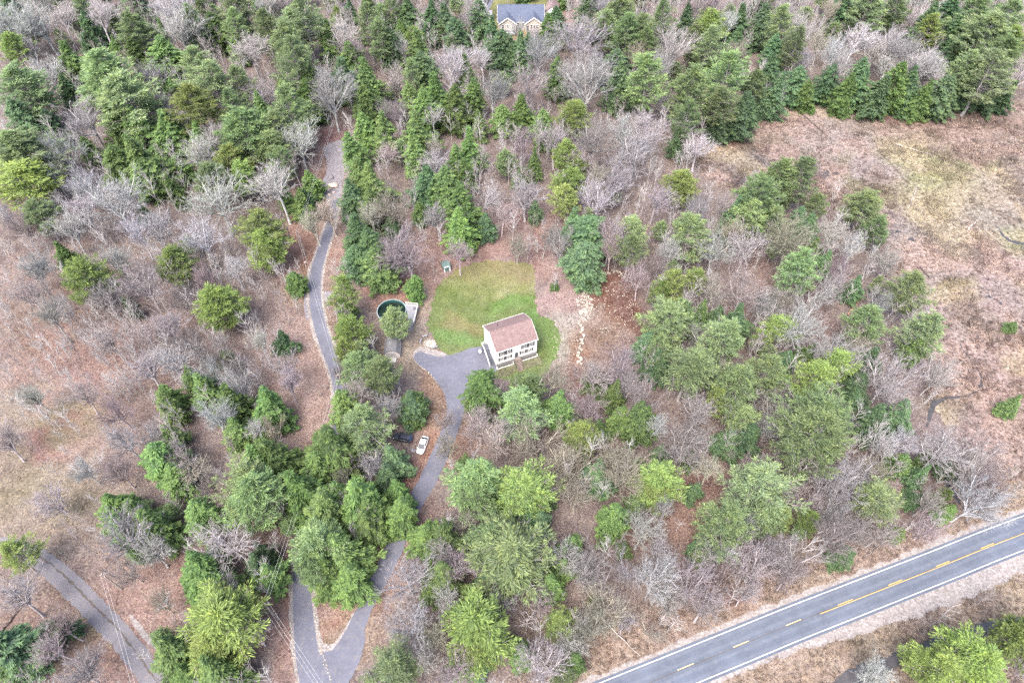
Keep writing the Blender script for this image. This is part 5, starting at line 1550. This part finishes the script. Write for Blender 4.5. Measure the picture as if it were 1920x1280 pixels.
for i, (kind, u, v, Wm, Ht, x, y) in enumerate(TREES):
    conif = kind in ('pale', 'bright', 'dark', 'mid')
    fam = PINES if kind in ('pale', 'bright') else HEMS if conif else BARES
    t3 = fam[rt.randrange(len(fam))]
    if kind in ('grey', 'pink', 'tan') and v < 300:
        t3 = fam[rt.choice([1, 3, 5, 7, 4, 8])]
    we, he_, _ = EXT[id(t3)]
    o = empty(NAME[kind], (x, y, -.05), rt.uniform(0, 6.28))
    o.scale = (Wm / we, Wm / we * rt.uniform(.84, 1.16), Ht / he_ * rt.uniform(.88, 1.14))
    tl = R(4.5)
    o.rotation_euler = (rt.uniform(-tl, tl), rt.uniform(-tl, tl), rt.uniform(0, 6.28))
    tag(o, LABEL[i], 'tree', GROUP[kind])
    tint = jitc(TINT[kind], .27, rt)
    limb = tuple(min(.5, c * 1.35 + .05) for c in tint[:3]) + (1,)
    for me, nm, c in ((t3[0], 'trunk', jitc(TRUNKC[kind], .2, rt) if conif else limb), (t3[1], 'branches', jitc((.27, .25, .24), .2, rt)), (t3[2], 'crown', tint)):
        if me is None or (Wm < 2.2 and nm == 'branches'):
            continue
        c_ = bpy.data.objects.new(nm, me); COL.objects.link(c_); c_.parent = o; c_.color = c
        if nm == 'branches':
            c_['kind'] = 'stuff'

# ------------------------------------------------------------------ undergrowth: uncountable bare shrubs, saplings and marsh sedge
def shrub(seed, n, hgt, spread):
    r = np.random.default_rng(seed)
    ns = 4
    a = r.uniform(0, 6.28, ns); op = r.uniform(.05, .45, ns) * spread
    d = norm(np.c_[np.cos(a) * op, np.sin(a) * op, np.ones(ns)])
    L = hgt * r.uniform(.7, 1.1, ns)
    P0 = np.c_[r.normal(0, .12, (ns, 2)), np.zeros(ns)]; P1 = P0 + d * L[:, None]
    k = r.integers(0, ns, n); t = r.uniform(.25, 1.0, (n, 1))
    Q0 = P0[k] + (P1[k] - P0[k]) * t
    dd = norm(d[k] + r.normal(0, .55 * spread, (n, 3)) + np.array([0, 0, .2]))
    Q1 = Q0 + dd * r.uniform(.25, .55, (n, 1)) * hgt * (1.25 - t)
    return cones(np.r_[P0, Q0], np.r_[P1, Q1], np.r_[np.full(ns, .035), np.full(n, .022)])
SH = [shrub(200 + k, 15, [3.2, 2.4, 5.0, 1.8, 3.8][k % 5], [1.0, 1.4, .6, 1.6, .9][k % 5]) for k in range(10)]
def clear_mask(X, Y):
    ok = np.ones(len(X), bool)
    for nm in ('lawn', 'cleared_soil', 'driveway', 'lane', 'lane_gravel_edge', 'gravel_track', 'gravel_shoulder', 'gravel_patch', 'gravel_turnout', 'far_lawn', 'parking_pad', 'fork_gravel', 'stream', 'marsh_pool', 'gravel_pull_off'):
        for P in POLYS.get(nm, []):
            ok &= ~inside(P, X, Y)
    hx, hy = X + 3.877, Y - 103.316
    lx, ly = hx * ca + hy * sa, -hx * sa + hy * ca
    ok &= ~((lx > -3) & (lx < 12) & (ly > -4) & (ly < 10))
    ok &= ~((X > fx - 8) & (X < fx + 28) & (Y > fy - 7) & (Y < fy + 14))
    ok &= np.hypot(X - pc[0], Y - pc[1]) > 5
    ok &= ~((X > -29) & (X < -24) & (Y > 114) & (Y < 126))
    ok &= ~((X > sx - 1) & (X < sx + 5.5) & (Y > sy - 3) & (Y < sy + 5.5))
    return ok
N0 = 60000
rr_ = np.random.default_rng(99)
Y = rr_.uniform(22, 325, N0); X = rr_.uniform(-1, 1, N0) * 250
U_, V_ = UV(X, Y)
k = (U_ > -60) & (U_ < 1980) & (V_ > -40) & (V_ < 1420)
X, Y, U_, V_ = X[k], Y[k], U_[k], V_[k]
den = .26 + .38 * (vnoise(X, Y, 14, 41) - .5)
def damp(u, v, ru, rv, f):
    global den
    q = ((U_ - u) / ru) ** 2 + ((V_ - v) / rv) ** 2
    den = den * (1 - (1 - f) * np.exp(-q * q))
for a in [(575, 740, 60, 170, .10), (580, 400, 40, 100, .15), (640, 1150, 80, 110, .04), (520, 1130, 45, 130, .08), (540, 1220, 50, 90, .05), (800, 840, 40, 110, .12), (760, 560, 80, 60, .15),
          (880, 480, 150, 30, .12), (1050, 560, 60, 70, .08), (1060, 650, 40, 60, .1), (300, 1130, 90, 70, .25), (700, 1240, 60, 60, .12), (40, 950, 160, 90, .35), (60, 800, 160, 130, .45), (20, 640, 100, 60, .5),
          (1700, 1190, 260, 90, .45), (1450, 1260, 150, 50, .3), (1900, 1100, 90, 70, .3), (940, 440, 110, 40, .45), (1320, 950, 60, 40, .4), (970, 65, 70, 20, .1), (190, 1170, 90, 80, .3), (625, 270, 40, 40, .1), (740, 950, 40, 40, .4),
          (1860, 760, 90, 200, .45), (1300, 960, 80, 50, .4), (780, 700, 60, 40, .4)]:
    damp(*a)
inm = np.zeros(len(X), bool)
for P in POLYS['marsh']:
    inm |= inside(P, X, Y)
den[inm] *= .5
vg = np.zeros(len(X), bool)
for P in POLYS['dry_verge']:
    vg |= inside(P, X, Y)
den[vg] *= .06
ok = clear_mask(X, Y) & (rr_.random(len(X)) < den)
pts = np.c_[X[ok], Y[ok]]
hs = rr_.uniform(.45, 1.15, len(pts)) * np.where(inm[ok], .55, 1.0)
und = multi('undergrowth', SH, pts, hs, None, 17, 0)
und.materials.append(M['scrub'])
tag(link('undergrowth', und), kind='stuff')
# past the 300 individual leafless trees: the rest as one mass of slender ones
def slim(seed, H):
    r = np.random.default_rng(seed)
    P0 = []; P1 = []; R_ = []
    p = np.array([0, 0, 0.]); q = np.array([r.normal(0, .25), r.normal(0, .25), H * .4]); e = q + np.array([r.normal(0, .5), r.normal(0, .5), H * .55])
    P0 += [p, q]; P1 += [q, e]; R_ += [.10, .09]
    nb = 11
    for k in range(nb):
        f = r.uniform(.28, .95); a = r.uniform(0, 6.28)
        s0 = p + (e - p) * f
        L = H * .42 * (1.15 - f) * r.uniform(.7, 1.2) + .5
        d = np.array([math.cos(a) * .6, math.sin(a) * .6, 1.0]); d /= np.linalg.norm(d)
        s1 = s0 + d * L
        P0.append(s0); P1.append(s1); R_.append(.07)
        for j in range(6):
            g = r.uniform(.2, 1); c = s0 + (s1 - s0) * g
            dd = d + r.normal(0, .42, 3); dd /= np.linalg.norm(dd)
            P0.append(c); P1.append(c + dd * r.uniform(.7, 1.7)); R_.append(.03)
    return cones(np.array(P0), np.array(P1), np.array(R_))
SL = [slim(400 + k, 8 + (k % 4)) for k in range(8)]
N1 = 22000
ey = rr_.uniform(25, 320, N1); ex = rr_.uniform(-1, 1, N1) * 245
eu, ev = UV(ex, ey, 5)
den2 = .32 + .30 * (vnoise(ex, ey, 18, 91) - .4)
U_, V_, den = eu, ev, den2
for a in [(575, 740, 70, 190, 0), (590, 400, 60, 120, 0), (650, 1130, 110, 150, 0), (540, 1200, 60, 130, 0), (810, 800, 70, 130, 0), (760, 580, 90, 90, 0), (900, 570, 170, 130, 0), (1120, 600, 120, 110, 0),
          (180, 1150, 130, 130, .0), (70, 1040, 110, 50, 0), (60, 950, 190, 60, .5), (60, 800, 170, 120, .85), (970, 50, 90, 60, 0), (640, 280, 50, 60, 0), (1700, 1200, 300, 90, .1), (1450, 1270, 200, 60, 0), (860, 680, 120, 60, 0), (750, 660, 60, 50, 0), (770, 1000, 60, 80, .0)]:
    damp(*a)
den = den + .4 * (ev < 70) * ((eu < 850) | (eu > 1060)) + .35 * np.exp(-(((eu - 330) / 190) ** 2 + ((ev - 590) / 150) ** 2) ** 2) + .3 * np.exp(-(((eu - 120) / 230) ** 2 + ((ev - 640) / 130) ** 2) ** 2) + .3 * np.exp(-(((eu - 1400) / 200) ** 2 + ((ev - 560) / 90) ** 2) ** 2)
k = (eu > -40) & (eu < 1960) & (ev > -40) & (ev < 1350) & clear_mask(ex, ey) & ~inside(POLYS['marsh'][0], ex, ey) & (rr_.random(N1) < den)
for P in POLYS['dry_verge']:
    k &= ~inside(P, ex, ey)
sp_ = np.c_[ex[k], ey[k]][:4300]
sm_ = multi('leafless_woodland', SL, sp_, rr_.uniform(.7, 1.25, len(sp_)), None, 29, 0)
sm_.materials.append(M['slim'])
tag(link('leafless_woodland', sm_), kind='stuff')
print('SLIM', len(sp_))
# low green ground shrubs (hemlock seedlings, laurel) join into one cover
def tuft(seed, n, hgt, wd, spread):
    r = np.random.default_rng(seed)
    a = r.uniform(0, 6.28, n)
    P0 = np.c_[np.cos(a), np.sin(a), np.zeros(n)] * r.uniform(0, .22, (n, 1))
    P1 = P0 + np.c_[np.cos(a) * spread, np.sin(a) * spread, np.ones(n)] * hgt * r.uniform(.6, 1, (n, 1))
    return cones(P0, P1, np.full(n, wd))
TF = [tuft(300 + k, 10, .55, .05, 1.0) for k in range(5)]
mx = rr_.uniform(20, 260, 60000); my = rr_.uniform(70, 240, 60000)
k = inside(POLYS['marsh'][0], mx, my) & clear_mask(mx, my)
mu, mv = UV(mx, my)
k &= (mu < 1990)
k &= rr_.random(len(mx)) < (.25 + 1.1 * vnoise(mx, my, 6, 77))
mp = np.c_[mx[k], my[k]][:15000]
ms = multi('marsh_sedge', TF, mp, (rr_.uniform(.5, 1.5, len(mp)) + 1.2 * (vnoise(mp[:, 0], mp[:, 1], 7, 88) > .62)), None, 19, 0)
paint(ms, (.36, .28, .22))
ms.materials.append(M['sedge'])
tag(link('marsh_sedge', ms), kind='stuff')
vx = rr_.uniform(0, 130, 30000); vy = rr_.uniform(22, 75, 30000)
vu, vv = UV(vx, vy)
k = clear_mask(vx, vy) & (vu < 1960) & (vv < 1330) & ((vv > 1200 - (vu - 1200) * .42 - 60) | (vv > 1180)) & (rr_.random(30000) < (.2 + vnoise(vx, vy, 4, 78)))
vp = np.c_[vx[k], vy[k]][:6000]
vs_ = multi('verge_grass', TF, vp, rr_.uniform(.4, 1.3, len(vp)), None, 23, 0)
paint(vs_, (.42, .32, .22))
vs_.materials.append(M['sedge'])
tag(link('verge_grass', vs_), kind='stuff')
# fallen trunks
FL = [(1680, 270, 1750, 292, 'pale fallen trunk lying in the upper right of the marsh'), (1490, 200, 1552, 256, 'dark fallen trunk along the marsh edge below the hemlock hedge'),
      (1590, 590, 1612, 562, 'broken reddish log between leafless trees left of the marsh'), (1815, 430, 1840, 405, 'grey dead snag lying beside the small marsh pool'),
      (1240, 1160, 1335, 1075, 'long grey fallen trunk above the main road'), (0, 1185, 42, 1135, 'long dark log at the left edge below the gravel track'),
      (395, 1120, 440, 1148, 'forked pale fallen branch left of the tall bright pine'), (1725, 500, 1745, 522, 'short dark log on the lower marsh'),
      (1310, 1000, 1350, 930, 'dark reddish log in the leaf gap between pines'), (185, 1068, 228, 1090, 'thin dark log just above the gravel track'),
      (745, 820, 780, 880, 'thin pale fallen stem below the dark parked car'), (1720, 350, 1690, 420, 'pale thin log in the yellow-green marsh'),
      (1130, 1160, 1200, 1230, 'slender pale stem leaning toward the road verge'), (1010, 1225, 1040, 1280, 'pale fallen stem at the bottom edge near the road')]
for k, (u0, v0, u1, v1, lb) in enumerate(FL):
    a = Vector((*G(u0, v0, .3), .25)); b = Vector((*G(u1, v1, .3), .4))
    o = empty('fallen_log', tuple(a)); tag(o, lb, 'log', 'fallen trunks')
    m = MB(); P = [a.lerp(b, q / 5) - a + Vector((rt.uniform(-.15, .15), rt.uniform(-.15, .15), 0)) for q in range(6)]
    r0 = .26 if 'thin' not in lb and 'slender' not in lb else .15
    for q in range(5):
        m.tube(P[q], P[q + 1], r0 * (1 - q * .13), r0 * (1 - (q + 1) * .13), 7)
    lo = m.build('trunk', M['bark'], o, True)
    cc = (.34, .31, .29, 1) if 'dark' not in lb else (.10, .08, .075, 1)
    if 'reddish' in lb: cc = (.30, .17, .13, 1)
    lo.color = cc
    for q in range(7):
        c = P[rt.randrange(2, 6)]
        d = Vector((rt.uniform(-1, 1), rt.uniform(-1, 1), rt.uniform(.1, .8))).normalized()
        l2 = MB().tube(c, c + d * rt.uniform(.8, 2.4), .05, .015, 4).build('branch', M['bark'], o)
        l2.color = cc
print('TRIS', sum(len(m.polygons) * 2 for m in bpy.data.meshes)); print('TREES', len(TREES), 'shrubs', len(pts), 'sedge', len(mp), len(vp))
